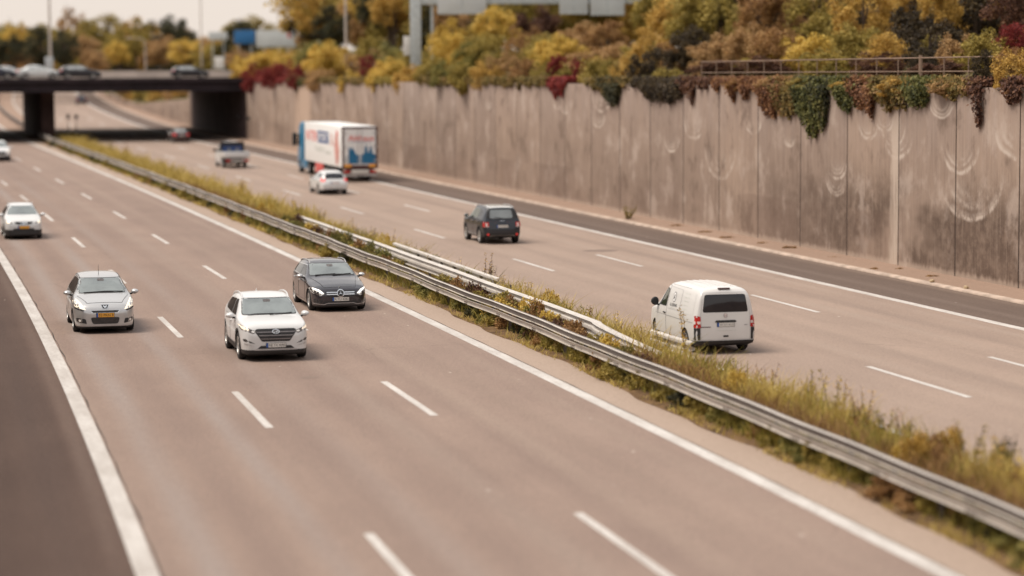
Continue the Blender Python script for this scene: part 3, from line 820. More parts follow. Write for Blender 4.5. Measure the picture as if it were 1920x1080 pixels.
AX = {  # axis: (ray start/direction, 2D -> start point)
 'f': (Vector((-1, 0, 0)), lambda a, b: Vector((9, a, b))),
 'r': (Vector((1, 0, 0)), lambda a, b: Vector((-9, -a, b))),
 'l': (Vector((0, -1, 0)), lambda a, b: Vector((a, 9, b))),
 'R': (Vector((0, 1, 0)), lambda a, b: Vector((a, -9, b))),
 't': (Vector((0, 0, -1)), lambda a, b: Vector((a, b, 9))),
}
class Car:
    def __init__(s, name, sp, mats, level=2):
        s.sp = sp; s.L, s.W = sp['L'], sp['W']
        s.root = empty(name, (0, 0, 0)); s.x = lambda t: s.L / 2 - t
        s.body(mats, level)
    def body(s, mats, level):
        sp = s.sp; L, W = s.L, s.W
        ts = sorted({round(p[0], 3) for k in ('top', 'belt', 'plan', 'wr', 'bot') for p in sp[k]})
        full = [ts[0]]
        for t in ts[1:]:
            if t - full[-1] < .03: continue
            n = int((t - full[-1]) / .4)
            for k in range(n): full.append(full[-1] + (t - full[-1]) / (n - k + 1))
            full.append(t)
        full[-1] = L
        v, f = [], []
        for t in full:
            w = ip(t, sp['plan']) * W / 2; zb = ip(t, sp['bot']); zl = ip(t, sp['belt']); zt = max(ip(t, sp['top']), zl + .012)
            wr = ip(t, sp['wr']) * W / 2; cr = sp.get('crown', .05)
            H = zl - zb; wb = w * sp.get('beltw', .955); g = zt - zl; cr = min(cr, g * .6)
            half = [(0, zb), (.55 * w, zb), (.9 * w, zb + .005), (.968 * w, zb + .06), (.992 * w, zb + .33 * H), (1.0 * w, zb + .60 * H), (.988 * w, zb + .85 * H),
                    (wb, zl), (wr + (wb - wr) * .52, zl + (g - cr) * .52), (wr, zt - cr), (wr * .86, zt - cr * .50), (wr * .5, zt - cr * .12), (0, zt)]
            ring = half + [(-y, z) for y, z in half[-2:0:-1]]
            for y, z in ring: v.append((L / 2 - t, y, z))
        n = 24
        for i in range(len(full) - 1):
            for k in range(n): f.append((i * n + k, i * n + (k + 1) % n, (i + 1) * n + (k + 1) % n, (i + 1) * n + k))
        for base, rev in ((0, False), ((len(full) - 1) * n, True)):
            caps = [(0, 1, 23)] + [(k, k + 1, 24 - k - 1, 24 - k) for k in range(1, 11)] + [(11, 12, 13)]
            for c in caps:
                c = tuple(base + q for q in c); f.append(tuple(reversed(c)) if rev else c)
        me = bpy.data.meshes.new('body'); me.from_pydata(v, [], f)
        bm = bmesh.new(); bm.from_mesh(me); bmesh.ops.recalc_face_normals(bm, faces=bm.faces); bm.to_mesh(me); bm.free()
        tmp = bpy.data.objects.new('tmp', me); C.objects.link(tmp)
        md = tmp.modifiers.new('s', 'SUBSURF'); md.levels = level; md.render_levels = level
        bpy.context.view_layer.update()
        me2 = eval_mesh(tmp)
        s.bvh = BVHTree.FromPolygons([p.co.copy() for p in me2.vertices], [tuple(p.vertices) for p in me2.polygons])
        tmp.modifiers.clear(); tmp.data = me2
        # wheel arches
        RA = s.sp['r'] + s.sp.get('gap', .045)
        s.axles = [L / 2 - sp['fo'], L / 2 - sp['fo'] - sp['wb']]
        cut = MB()
        for ax in s.axles:
            for sy in (-1, 1):
                y0, y1 = (W / 2 - .34) * sy, (W / 2 + .3) * sy
                cut.lathe([(.001, y0), (RA, y0), (RA, y1), (.001, y1)], 40, 0, Matrix.Translation((ax, 0, sp['r'])))
        co = cut.build('cut', M['dark'])
        bm = bmesh.new(); bm.from_mesh(co.data); bmesh.ops.remove_doubles(bm, verts=bm.verts, dist=.002); bmesh.ops.recalc_face_normals(bm, faces=bm.faces); bm.to_mesh(co.data); bm.free()
        md = tmp.modifiers.new('b', 'BOOLEAN'); md.operation = 'DIFFERENCE'; md.object = co; md.solver = 'EXACT'
        bpy.context.view_layer.update()
        me3 = eval_mesh(tmp)
        bm = bmesh.new(); bm.from_mesh(me3)
        tz = sp.get('trim_z')
        if tz: bmesh.ops.bisect_plane(bm, geom=bm.verts[:] + bm.edges[:] + bm.faces[:], plane_co=(0, 0, tz), plane_no=(0, 0, 1))
        for zt_, x_lo, x_hi in sp.get('trims', ()):
            bmesh.ops.bisect_plane(bm, geom=bm.verts[:] + bm.edges[:] + bm.faces[:], plane_co=(0, 0, zt_), plane_no=(0, 0, 1))
        for fc in bm.faces:
            c = fc.calc_center_median(); fc.material_index = 0; fc.smooth = True
            for ax in s.axles:
                if (c.x - ax) ** 2 + (c.z - sp['r']) ** 2 < (RA * 1.004) ** 2 and abs(c.y) < W / 2 + .02: fc.material_index = 2
            if fc.normal.z < -.6 and c.z < .5: fc.material_index = 2
            if fc.material_index == 0:
                if tz and c.z < tz: fc.material_index = 1
                for zt_, x_lo, x_hi in sp.get('trims', ()):
                    if c.z < zt_ and x_lo <= L / 2 - c.x <= x_hi: fc.material_index = 1
        me4 = bpy.data.meshes.new('body'); bm.to_mesh(me4); bm.free()
        for m in mats + [M['dark']]: me4.materials.append(m)
        me4.set_sharp_from_angle(angle=R(42))
        bpy.data.objects.remove(co); bpy.data.objects.remove(tmp)
        s.b = link_mesh('body', me4, s.root)
    def hit(s, axis, a, b):
        d, st = AX[axis]
        p, nrm, _, _ = s.bvh.ray_cast(st(a, b), d)
        if p is None:
            p, nrm, _, _ = s.bvh.find_nearest(st(a, b) + d * (9 - (s.L / 2 if axis in 'fr' else s.W / 2 if axis in 'lR' else 1)))
        if nrm.dot(d) > 0: nrm = -nrm
        n2 = (nrm * .5 - d * .5).normalized()
        return p, n2
    def patch(s, name, axis, polys, parent=None, step=.07, mirror=False, thick=0):
        """outlines laid on to the body: polys = [(outline, material, offset)]"""
        mats = []; V, Fc, Mi = [], [], []
        for poly, m, off in polys:
            if mirror: poly = [(-a, b) for a, b in poly]
            if m not in mats: mats.append(m)
            bm = bmesh.new()
            vs = [bm.verts.new((a, b, 0)) for a, b in poly]
            fc = bm.faces.new(vs); bmesh.ops.triangulate(bm, faces=[fc])
            for k in (0, 1):
                lo, hi = min(p[k] for p in poly), max(p[k] for p in poly)
                n = max(1, min(60, int((hi - lo) / step)))
                for j in range(1, n):
                    c = [0, 0, 0]; c[k] = lo + (hi - lo) * j / n; nn = [0, 0, 0]; nn[k] = 1
                    bmesh.ops.bisect_plane(bm, geom=bm.verts[:] + bm.edges[:] + bm.faces[:], plane_co=c, plane_no=nn)
            bm.verts.index_update(); base = len(V)
            for q in bm.verts:
                p, nn = s.hit(axis, q.co.x, q.co.y); V.append(p + nn * off)
            for q in bm.faces:
                Fc.append(tuple(base + w.index for w in q.verts)); Mi.append(mats.index(m))
            bm.free()
        me = bpy.data.meshes.new(name); me.from_pydata([tuple(p) for p in V], [], Fc)
        for m in mats: me.materials.append(M[m] if isinstance(m, str) else m)
        me.polygons.foreach_set('material_index', Mi)
        bm = bmesh.new(); bm.from_mesh(me)
        d = AX[axis][0]
        for q in bm.faces:
            q.normal_update()
            if q.normal.dot(d) > 0: q.normal_flip()
        bm.to_mesh(me); bm.free(); me.shade_smooth()
        return link_mesh(name, me, parent or s.root)
    def sides(s, name, polys, **k):
        """outlines (t, z) on both flanks"""
        out = []
        for ax in 'lR': out.append(s.patch(name, ax, [([(s.L / 2 - a, b) for a, b in p], m, o) for p, m, o in polys], **k))
        return out
    def pair(s, name, axis, polys, **k):
        return [s.patch(name, axis, polys, **k), s.patch(name, axis, polys, mirror=True, **k)]
    def plate(s, axis, z, text, mat='plate', w=.52, h=.112, a0=0.0, band='blue', off=.012, ink='ink'):
        p, _ = s.hit(axis, a0, z)
        sg = 1 if axis == 'f' else -1
        X = p.x + sg * off
        P = lambda u, q, o=0: Vector((X + sg * o, u * sg, q))
        q = MB(); m2 = [M[mat], M['blue'], M[ink], M['black']]
        def quad(u0, u1, z0, z1, o, mi): q.add([P(u0, z0, o), P(u1, z0, o), P(u1, z1, o), P(u0, z1, o)], [(0, 1, 2, 3)], mi)
        q.box(*sorted((X - sg * .02, X)), *sorted(((a0 - w / 2 - .01) * 1, (a0 + w / 2 + .01))), z - h / 2 - .008, z + h / 2 + .008, 3)
        quad(a0 - w / 2, a0 + w / 2, z - h / 2, z + h / 2, .003, 0)
        if band: quad(a0 - w / 2, a0 - w / 2 + w * .1, z - h / 2, z + h / 2, .006, 1)
        if text:
            v, f = text_shape(text)
            q.add([P(a0 - w * .36 + a * w * .82, z - h * .30 + b * h * .60, .007) for a, b in v], f, 2)
        return q.build('licence_plate', m2, s.root)
    def print_side(s, name, text, t0, t1, z0, z1, mat, parent=None, side='l', off=.006):
        v, f = text_shape(text); V = []
        for a, b in v:
            t = t0 + (t1 - t0) * (a if side == 'l' else 1 - a)
            p, nn = s.hit(side, s.L / 2 - t, z0 + (z1 - z0) * b); V.append(p + nn * off)
        return MB().add(V, f).build(name, M[mat], parent or s.root)
    def wheels(s, rim='alloy', spokes=5, tw=.215):
        r = s.sp['r']
        ty = MB(); k = tw / 2
        ty.lathe([(r * .66, -k * .9), (r * .80, -k), (r * .95, -k * .92), (r, -k * .62), (r, k * .62), (r * .95, k * .92), (r * .80, k), (r * .66, k * .9)], 28)
        rm = MB(); rr = r * .67
        rm.lathe([(rr, -k * .88), (rr * 1.0, k * .84), (rr * .90, k * .90), (rr * .88, k * .55), (rr * .2, k * .42), (.001, k * .42)], 28, 1)
        rm.lathe([(rr * 1.01, k * .80), (rr * 1.0, k * .94), (rr * .90, k * .95), (rr * .87, k * .70)], 28, 0)
        for j in range(spokes):
            for dl in (-.13, .13):
                a = 2 * math.pi * j / spokes + dl
                T_ = Matrix.Rotation(a, 4, 'Y')
                rm.box(rr * .12, rr * .93, k * .60, k * .86, -rr * .055, rr * .055, 0, T_)
        rm.lathe([(rr * .26, k * .6), (rr * .25, k * .9), (.001, k * .92)], 16, 0)
        tm = rmm = None
        for ax in s.axles:
            for sy in (1, -1):
                if tm is None:
                    o = ty.build('wheel', M['tyre'], s.root, smooth=True); tm = o.data
                    ri = rm.build('rim', [M[rim], M['dark']], o, smooth=True); rmm = ri.data
                else:
                    o = link_mesh('wheel', tm, s.root); ri = link_mesh('rim', rmm, o)
                o.location = (ax, (s.W / 2 * ip(s.L / 2 - ax, s.sp['plan']) - tw / 2 - .012) * sy, r)
                if sy < 0: o.rotation_euler = (0, 0, math.pi)
    def mirrors(s, t, z, mat, w=.22, h=.15, y=None, glass_back=True):
        for sy in (1, -1):
            bm = bmesh.new(); bmesh.ops.create_icosphere(bm, subdivisions=3, radius=1)
            for q in bm.verts:
                x, yy, zz = q.co
                if x < -.2: x = -.2 + (x + .2) * .15
                q.co = (x * .14, (yy * w / 2 + w * .62) * sy, zz * h / 2 * (1.0 - .15 * (yy if sy > 0 else yy)))
            me = bpy.data.meshes.new('door_mirror')
            p, _ = s.hit('l' if sy > 0 else 'R', s.L / 2 - t, z - .05)
            y0 = (abs(p.y) if y is None else y)
            for q in bm.verts: q.co += Vector((s.L / 2 - t, (y0 + .02) * sy, z))
            arm = bmesh.ops.create_cube(bm, size=1, matrix=Matrix.Translation((s.L / 2 - t, (y0 + .015) * sy, z - h * .42)) @ Matrix.Diagonal((.09, .14, .05, 1)))
            nf = [f_ for f_ in bm.faces]
            bmesh.ops.recalc_face_normals(bm, faces=bm.faces)
            bm.faces.ensure_lookup_table()
            for f_ in bm.faces:
                f_.smooth = True
                c = f_.calc_center_median()
                f_.material_index = 1 if c.z < z - h * .36 else 0
                if glass_back and c.x < s.L / 2 - t - .026: f_.material_index = 2
            bm.to_mesh(me); bm.free()
            for m in (mat, 'black', 'glass'): me.materials.append(M[m])
            link_mesh('door_mirror', me, s.root)
    def rails(s, t0, t1, yf, mat, r=.018, up=.045):
        for sy in (1, -1):
            pts = []
            for k in range(13):
                t = t0 + (t1 - t0) * k / 12
                y = yf * s.W / 2 * sy
                p, _ = s.hit('t', s.L / 2 - t, y); e = min(1, k / 1.5, (12 - k) / 1.5)
                pts.append(p + Vector((0, 0, .005 + up * e)))
            MB().tube(pts, r, 8).build('roof_rail', M[mat], s.root, smooth=True)
    def wiper(s, pts):
        V = []
        for a, b in pts:
            p, nn = s.hit('f', a, b); V.append(p + nn * .025)
        MB().tube(V, .012, 6).build('wiper', M['black'], s.root)
    def handles(s, spots, mat):
        for t, z in spots:
            for sy, ax in ((1, 'l'), (-1, 'R')):
                p, _ = s.hit(ax, s.L / 2 - t, z)
                MB().box(p.x - .10, p.x + .10, *sorted((p.y - .004 * sy, p.y + .035 * sy)), z - .018, z + .018).build('door_handle', M[mat], s.root, .01)
    def doors(s, polys, mat):
        for p in polys: s.sides('door', [(p, 'dark', .0025), (inset(p, .012), mat, .006)], step=.1)
    def place(s, st, d, ref_t, oncoming, label, cat, k=1.0, group=None, rz=0.0):
        """ref_t: distance behind the front bumper of the point standing at station st"""
        h = heading(st); p = pos(st, d)
        ang = math.pi / 2 - h + (math.pi if oncoming else 0) + rz
        fwd = Vector((math.cos(ang), math.sin(ang), 0))
        p = p - fwd * (s.L / 2 - ref_t) * k
        slope = (road_z(st + 2) - road_z(st - 2)) / 4 * (-1 if oncoming else 1)
        s.root.location = (p.x, p.y, p.z + .004 - fwd.x * 0)
        s.root.rotation_euler = (0, -math.atan(slope), ang); s.root.scale = (k, k, k)
        tag(s.root, label, cat, group)
        return s
VG = None

# ---- white crossover in the middle of the oncoming lanes
sp = dict(L=4.475, W=1.85, wb=2.67, fo=.90, r=.365, trim_z=.315, gap=.05,
  top=[(0, .68), (.05, .89), (.14, .985), (.3, 1.035), (.75, 1.085), (1.18, 1.13), (1.55, 1.36), (1.95, 1.575), (2.3, 1.635), (2.8, 1.645), (3.5, 1.60), (3.98, 1.53), (4.2, 1.26), (4.4, .98), (4.475, .74)],
  belt=[(0, .60), (.05, .81), (.14, .92), (.3, .975), (1.18, 1.055), (2.6, 1.09), (4.1, 1.16), (4.3, 1.02), (4.475, .70)],
  plan=[(0, .70), (.05, .80), (.14, .885), (.3, .95), (.55, .985), (1, 1), (3.5, 1), (4.1, .95), (4.38, .85), (4.475, .76)],
  wr=[(0, .58), (.14, .74), (.3, .80), (1.18, .84), (1.95, .73), (2.8, .735), (3.98, .68), (4.2, .70), (4.475, .62)],
  bot=[(0, .27), (.05, .17), (.3, .14), (4.2, .18), (4.42, .3), (4.475, .40)])
c = Car('suv', sp, [M['white'], M['black']])
c.patch('windscreen', 'f', [(rounded([(-.755, 1.14), (.755, 1.14), (.655, 1.54), (-.655, 1.54)], .06), 'black', .003), (rounded([(-.73, 1.16), (.73, 1.16), (.632, 1.522), (-.632, 1.522)], .05), 'glass', .006)])
c.doors([rounded([(1.28, .40), (2.36, .40), (2.40, 1.05), (1.45, 1.04), (1.26, .8)], .05), rounded([(2.40, .40), (3.18, .40), (3.5, .85), (3.55, 1.06), (2.44, 1.05)], .05)], M['white'])
c.sides('side_window', [(rounded([(1.62, 1.11), (2.36, 1.12), (2.36, 1.50), (2.10, 1.50)], .04), 'black', .003), (rounded([(1.70, 1.13), (2.33, 1.14), (2.33, 1.48), (2.12, 1.48)], .03), 'glass_side', .006)])
c.sides('side_window', [(rounded([(2.40, 1.12), (3.45, 1.17), (3.80, 1.24), (3.72, 1.38), (3.4, 1.46), (2.40, 1.50)], .04), 'glass_side', .005)])
c.patch('inside_mirror', 'f', [(rounded(rect(-.10, .10, 1.440, 1.505), .03), 'lamp_dark', .009)])
c.patch('grille', 'f', [(rounded([(-.57, .82), (-.50, .875), (.50, .875), (.57, .82), (.37, .535), (-.37, .535)], .03), 'black', .004)] +
        [(rounded([(-w, z - .010), (w, z - .010), (w + .02, z + .014), (-w - .02, z + .014)], .01), 'bar', .016) for w, z in ((.50, .785), (.445, .695), (.385, .605))])
c.patch('emblem', 'f', [([(x, .80 + (y - .80) * .58) for x, y in arc(0, .80, .10, 0, 342, 20)], 'chrome', .03), ([(x, .80 + (y - .80) * .55) for x, y in arc(0, .80, .078, 0, 342, 20)], 'lamp_dark', .033), ([(-.045, .775), (-.025, .775), (-.008, .797), (.022, .803), (.03, .825), (.05, .825), (.028, .775), (.010, .775), (.018, .794), (-.012, .79), (-.02, .80), (-.03, .80)], 'chrome', .036)], step=.03)
c.pair('headlight', 'f', [(rounded([(.49, .80), (.60, .745), (.88, .84), (.925, .97), (.86, .955), (.68, .875)], .02), 'lamp_dark', .004), (rounded([(.70, .83), (.86, .865), (.905, .955), (.86, .94), (.72, .875)], .02), 'lamp_warm', .010), (rounded([(.53, .80), (.60, .775), (.66, .80), (.62, .83)], .01), 'lamp', .008)])
c.pair('fog_lamp', 'f', [(rounded([(.54, .475), (.83, .54), (.86, .60), (.80, .61)], .02), 'black', .004), (rounded([(.67, .52), (.80, .55), (.82, .585), (.76, .58)], .015), 'lamp_dark', .008)])
c.pair('running_light', 'f', [(rounded([(.54, .405), (.82, .455), (.83, .50), (.70, .46)], .012), 'silver', .006)])
c.patch('lower_intake', 'f', [([(-.50, .345), (.50, .345), (.40, .425), (-.40, .425)], 'black', .004)])
c.patch('skid_strip', 'f', [([(-.58, .305), (.58, .305), (.54, .34), (-.54, .34)], 'silver', .012)])
c.plate('f', .435, 'NE TX 4090')
c.sides('sill_trim', [([(1.25, .315), (3.2, .315), (3.2, .385), (1.25, .385)], 'black', .006)])
for ax_t in (.90, 3.57):
    c.sides('arch_trim', [(arc(ax_t, .365, .475, -8, 188, 16) + arc(ax_t, .365, .418, 188, -8, 16), 'black', .008)])
c.mirrors(1.58, 1.115, 'white'); c.rails(1.95, 3.9, .68, 'white', .02); c.wheels(); c.handles([(2.22, .93), (3.28, .95)], 'white')
c.wiper([(-.60, 1.135), (.1, 1.16)]); c.wiper([(.0, 1.13), (.62, 1.17)])
q = MB(); p, _ = c.hit('t', c.L / 2 - 3.75, 0)
q.prism([(p.x + .10, -.02), (p.x + .10, .02), (p.x - .1, .025), (p.x - .1, -.025)], p.z - .03, p.z + .0); q.add([(p.x + .1, 0, p.z), (p.x - .1, .02, p.z), (p.x - .1, -.02, p.z), (p.x - .08, 0, p.z + .09)], [(0, 1, 3), (0, 3, 2), (1, 2, 3)]); q.build('antenna', M['white'], c.root)
c.place(61.75, 7.50, .90, True, 'white oncoming SUV with black lower trim and dark barred grille in the middle lane', 'suv', .955)

# ---- silver people carrier in the slow lane
sp = dict(L=4.53, W=1.84, wb=2.73, fo=.95, r=.33, trim_z=.225,
  top=[(0, .60), (.05, .78), (.16, .88), (.4, .965), (.75, 1.05), (1.05, 1.12), (1.45, 1.36), (1.95, 1.565), (2.4, 1.63), (3.0, 1.64), (3.8, 1.60), (4.15, 1.52), (4.35, 1.2), (4.48, .9), (4.53, .72)],
  belt=[(0, .56), (.05, .72), (.16, .82), (.4, .90), (1.05, 1.02), (2.6, 1.07), (4.2, 1.10), (4.4, .95), (4.53, .66)],
  plan=[(0, .66), (.05, .76), (.16, .85), (.4, .94), (.7, .98), (1.1, 1), (3.6, 1), (4.2, .96), (4.45, .86), (4.53, .78)],
  wr=[(0, .54), (.16, .68), (.4, .74), (1.05, .80), (1.95, .66), (3.0, .665), (4.15, .62), (4.35, .68), (4.53, .6)],
  bot=[(0, .22), (.05, .15), (.3, .13), (4.3, .17), (4.48, .3), (4.53, .38)], crown=.06)
c = Car('people_carrier', sp, [M['silver_paint'], M['black']])
c.patch('windscreen', 'f', [(rounded([(-.76, 1.12), (.76, 1.12), (.64, 1.53), (-.64, 1.53)], .08), 'black', .003), (rounded([(-.735, 1.14), (.735, 1.14), (.62, 1.515), (-.62, 1.515)], .08), 'glass', .006)])
c.patch('bonnet', 't', [([(c.L / 2 - .24, -.52), (c.L / 2 - .24, .52), (c.L / 2 - 1.04, .76), (c.L / 2 - 1.04, -.76)], 'dark', .0025), ([(c.L / 2 - .252, -.51), (c.L / 2 - .252, .51), (c.L / 2 - 1.03, .748), (c.L / 2 - 1.03, -.748)], M['silver_paint'], .006)], step=.1)
c.doors([rounded([(1.30, .33), (2.45, .33), (2.48, 1.05), (1.35, 1.03), (1.27, .7)], .05), rounded([(2.49, .33), (3.25, .33), (3.6, .8), (3.62, 1.07), (2.52, 1.05)], .05)], M['silver_paint'])
c.sides('side_window', [(rounded([(1.42, 1.09), (1.62, 1.09), (1.66, 1.33)], .03), 'glass_side', .005)])
c.sides('side_window', [(rounded([(1.68, 1.10), (2.46, 1.11), (2.46, 1.50), (2.05, 1.48), (1.74, 1.33)], .04), 'glass_side', .005)])
c.sides('side_window', [(rounded([(2.50, 1.11), (3.40, 1.13), (3.40, 1.48), (2.50, 1.50)], .04), 'glass_side', .005)])
c.sides('side_window', [(rounded([(3.45, 1.14), (4.1, 1.18), (3.98, 1.42), (3.45, 1.48)], .04), 'glass_side', .005)])
c.patch('inside_mirror', 'f', [(rounded(rect(-.10, .10, 1.440, 1.505), .03), 'lamp_dark', .009)])
c.patch('grille', 'f', [(rounded([(-.45, .70), (.45, .70), (.38, .62), (-.38, .62)], .03), 'chrome', .004), (rounded([(-.42, .692), (.42, .692), (.36, .63), (-.36, .63)], .02), 'black', .010)])
c.patch('emblem', 'f', [([(-.13, .86), (.13, .86), (.08, .74), (-.08, .74)], 'chrome', .008), ([(-.108, .85), (.108, .85), (.066, .752), (-.066, .752)], 'black', .013),
        ([(-.045, .838), (.0, .80), (.045, .838), (.055, .80), (.022, .79), (.05, .76), (.012, .772), (-.03, .758), (-.022, .79), (-.055, .80)], 'chrome', .019)], step=.03)
c.pair('headlight', 'f', [(rounded([(.56, .71), (.86, .79), (.90, .93), (.80, 1.0), (.68, .88)], .03), 'lamp_warm', .006), (rounded([(.60, .705), (.86, .775), (.87, .74), (.64, .675)], .015), 'black', .010), (rounded([(.74, .88), (.85, .86), (.87, .95), (.80, .98)], .03), 'lamp', .012)])
c.patch('lower_intake', 'f', [(rounded([(-.46, .50), (.46, .50), (.40, .275), (-.40, .275)], .08), 'silver', .004), (rounded([(-.43, .49), (.43, .49), (.375, .295), (-.375, .295)], .07), 'black', .010)] +
        [([(-.36, z), (.36, z), (.36, z + .010), (-.36, z + .010)], 'lamp_dark', .018) for z in (.34, .38, .42, .46)])
c.pair('fog_lamp', 'f', [(rounded([(.54, .30), (.82, .36), (.84, .46), (.80, .475), (.58, .45)], .03), 'black', .004), (arc(.735, .40, .048, 0, 340, 14), 'chrome', .010), (arc(.735, .40, .032, 0, 340, 14), 'lamp', .014)], step=.05)
c.patch('lip', 'f', [([(-.80, .235), (.80, .235), (.76, .262), (-.76, .262)], 'silver', .006)])
c.plate('f', .555, '52 PKN 8', 'plate_y', .52, .12)
c.mirrors(1.52, 1.115, 'silver_paint', .23, .15); c.wheels(spokes=6); c.handles([(2.32, .93), (3.3, .95)], 'silver_paint')
c.wiper([(-.55, 1.135), (.1, 1.165), (.62, 1.15)])
p, _ = c.hit('t', c.L / 2 - 2.2, -.02)
MB().tube([p, p + Vector((-.05, 0, .30))], [.008, .004], 6).build('antenna', M['black'], c.root)
for y in (.60, -.60):
    pts = []
    for k in range(9):
        p, _ = c.hit('t', c.L / 2 - (2.05 + k * .24), y); pts.append(p + Vector((0, 0, .006)))
    MB().tube(pts, .010, 6).build('roof_channel', M['black'], c.root)
c.place(69.8, 3.80, .95, True, 'silver oncoming people carrier with yellow number plate in the slow lane', 'car', .95)

# ---- dark grey estate in the fast lane
sp = dict(L=4.70, W=1.81, wb=2.84, fo=.82, r=.325, trim_z=.20,
  top=[(0, .52), (.05, .66), (.14, .73), (.4, .83), (.9, .93), (1.45, 1.0), (1.85, 1.22), (2.2, 1.37), (2.55, 1.435), (3.0, 1.45), (3.9, 1.42), (4.3, 1.36), (4.5, 1.08), (4.66, .8), (4.70, .66)],
  belt=[(0, .48), (.05, .61), (.14, .67), (.4, .755), (1.45, .915), (2.6, .95), (4.3, .97), (4.5, .90), (4.70, .60)],
  plan=[(0, .66), (.05, .76), (.14, .84), (.4, .94), (.7, .98), (1.1, 1), (3.6, 1), (4.3, .95), (4.6, .86), (4.70, .78)],
  wr=[(0, .54), (.14, .70), (.4, .76), (1.45, .82), (2.2, .69), (3.0, .695), (4.3, .62), (4.5, .68), (4.70, .58)],
  bot=[(0, .20), (.05, .14), (.3, .12), (4.4, .15), (4.64, .28), (4.70, .36)])
c = Car('estate_car', sp, [M['grey_paint'], M['black']])
c.patch('windscreen', 'f', [(rounded([(-.74, 1.015), (.74, 1.015), (.625, 1.36), (-.625, 1.36)], .06), 'black', .003), (rounded([(-.715, 1.03), (.715, 1.03), (.605, 1.345), (-.605, 1.345)], .05), 'glass', .006)])
c.patch('bonnet', 't', [([(c.L / 2 - .20, -.50), (c.L / 2 - .20, .50), (c.L / 2 - 1.42, .73), (c.L / 2 - 1.42, -.73)], 'dark', .0025), ([(c.L / 2 - .21, -.49), (c.L / 2 - .21, .49), (c.L / 2 - 1.41, .72), (c.L / 2 - 1.41, -.72)], M['grey_paint'], .006)], step=.1)
c.doors([rounded([(1.42, .30), (2.60, .30), (2.62, .93), (1.55, .91), (1.40, .6)], .05), rounded([(2.64, .30), (3.35, .30), (3.68, .75), (3.70, .95), (2.66, .93)], .05)], M['grey_paint'])
c.sides('side_window', [(rounded([(1.75, .975), (2.60, .985), (2.60, 1.32), (2.35, 1.31)], .04), 'chrome', .003), (rounded([(1.80, .99), (2.58, 1.0), (2.58, 1.30), (2.36, 1.29)], .04), 'glass_side', .006)])
c.sides('side_window', [(rounded([(2.64, .985), (4.15, 1.01), (4.28, 1.08), (4.05, 1.27), (2.64, 1.32)], .04), 'chrome', .003), (rounded([(2.66, 1.0), (4.12, 1.025), (4.22, 1.08), (4.03, 1.25), (2.66, 1.30)], .04), 'glass_side', .006)])
c.patch('inside_mirror', 'f', [(rounded(rect(-.10, .10, 1.260, 1.325), .03), 'lamp_dark', .009)])
c.patch('grille', 'f', [(rounded([(-.47, .655), (.47, .655), (.43, .47), (-.43, .47)], .05), 'black', .004)] + [(rounded(rect(-.44, .44, z - .014, z + .014), .01), 'chrome', .014) for z in (.605, .545)])
star = [(0 + .010 * math.cos(R(a + 30)), .575 + .010 * math.sin(R(a + 30))) if k % 2 else (.085 * math.cos(R(a + 30)) * 1, .575 + .085 * math.sin(R(a + 30))) for k, a in enumerate(range(60, 420, 60))]
c.patch('emblem', 'f', [(arc(0, .575, .115, 0, 350, 24), 'chrome', .022), (arc(0, .575, .096, 0, 350, 24), 'black', .026), (star, 'chrome', .030)], step=.05)
c.pair('headlight', 'f', [(rounded([(.50, .565), (.62, .50), (.84, .58), (.885, .70), (.82, .745), (.64, .685)], .03), 'lamp', .004), (rounded([(.60, .53), (.70, .52), (.83, .60), (.86, .66), (.72, .60)], .02), 'lamp_dark', .008), (rounded([(.51, .575), (.58, .555), (.68, .635), (.83, .70), (.82, .74), (.64, .68)], .02), 'lamp_white', .012)])
c.patch('lower_intake', 'f', [(rounded([(-.50, .34), (.50, .34), (.62, .215), (-.62, .215)], .03), 'black', .003)])
c.patch('lower_trim', 'f', [([(-.82, .255), (-.52, .225), (-.40, .262), (.40, .262), (.52, .225), (.82, .255), (.82, .275), (.52, .243), (.40, .28), (-.40, .28), (-.52, .243), (-.82, .275)], 'silver', .008)])
c.pair('side_intake', 'f', [(rounded([(.54, .36), (.80, .42), (.80, .30), (.60, .26)], .03), 'black', .004)])
c.plate('f', .395, 'K TU 4282', off=.02)
c.sides('sill_trim', [([(1.30, .235), (3.3, .235), (3.3, .262), (1.30, .262)], 'chrome', .006)])
c.mirrors(1.82, 1.0, 'silver_paint', .21, .13); c.rails(2.3, 4.1, .64, 'silver', .016, .03); c.wheels(spokes=5); c.handles([(2.46, .84), (3.48, .86)], 'chrome')
c.wiper([(-.55, 1.025), (.1, 1.055)]); c.wiper([(.0, 1.02), (.6, 1.05)])
p, _ = c.hit('t', c.L / 2 - .22, 0)
MB().lathe([(.03, 0), (.03, .012), (.001, .012)], 12, 0, Matrix.Translation(p) @ Matrix.Rotation(R(90), 4, 'X')).build('bonnet_badge', M['chrome'], c.root)
c.place(74.0, 11.28, .82, True, 'dark grey oncoming estate car with round star emblem in the fast lane', 'car', .99)

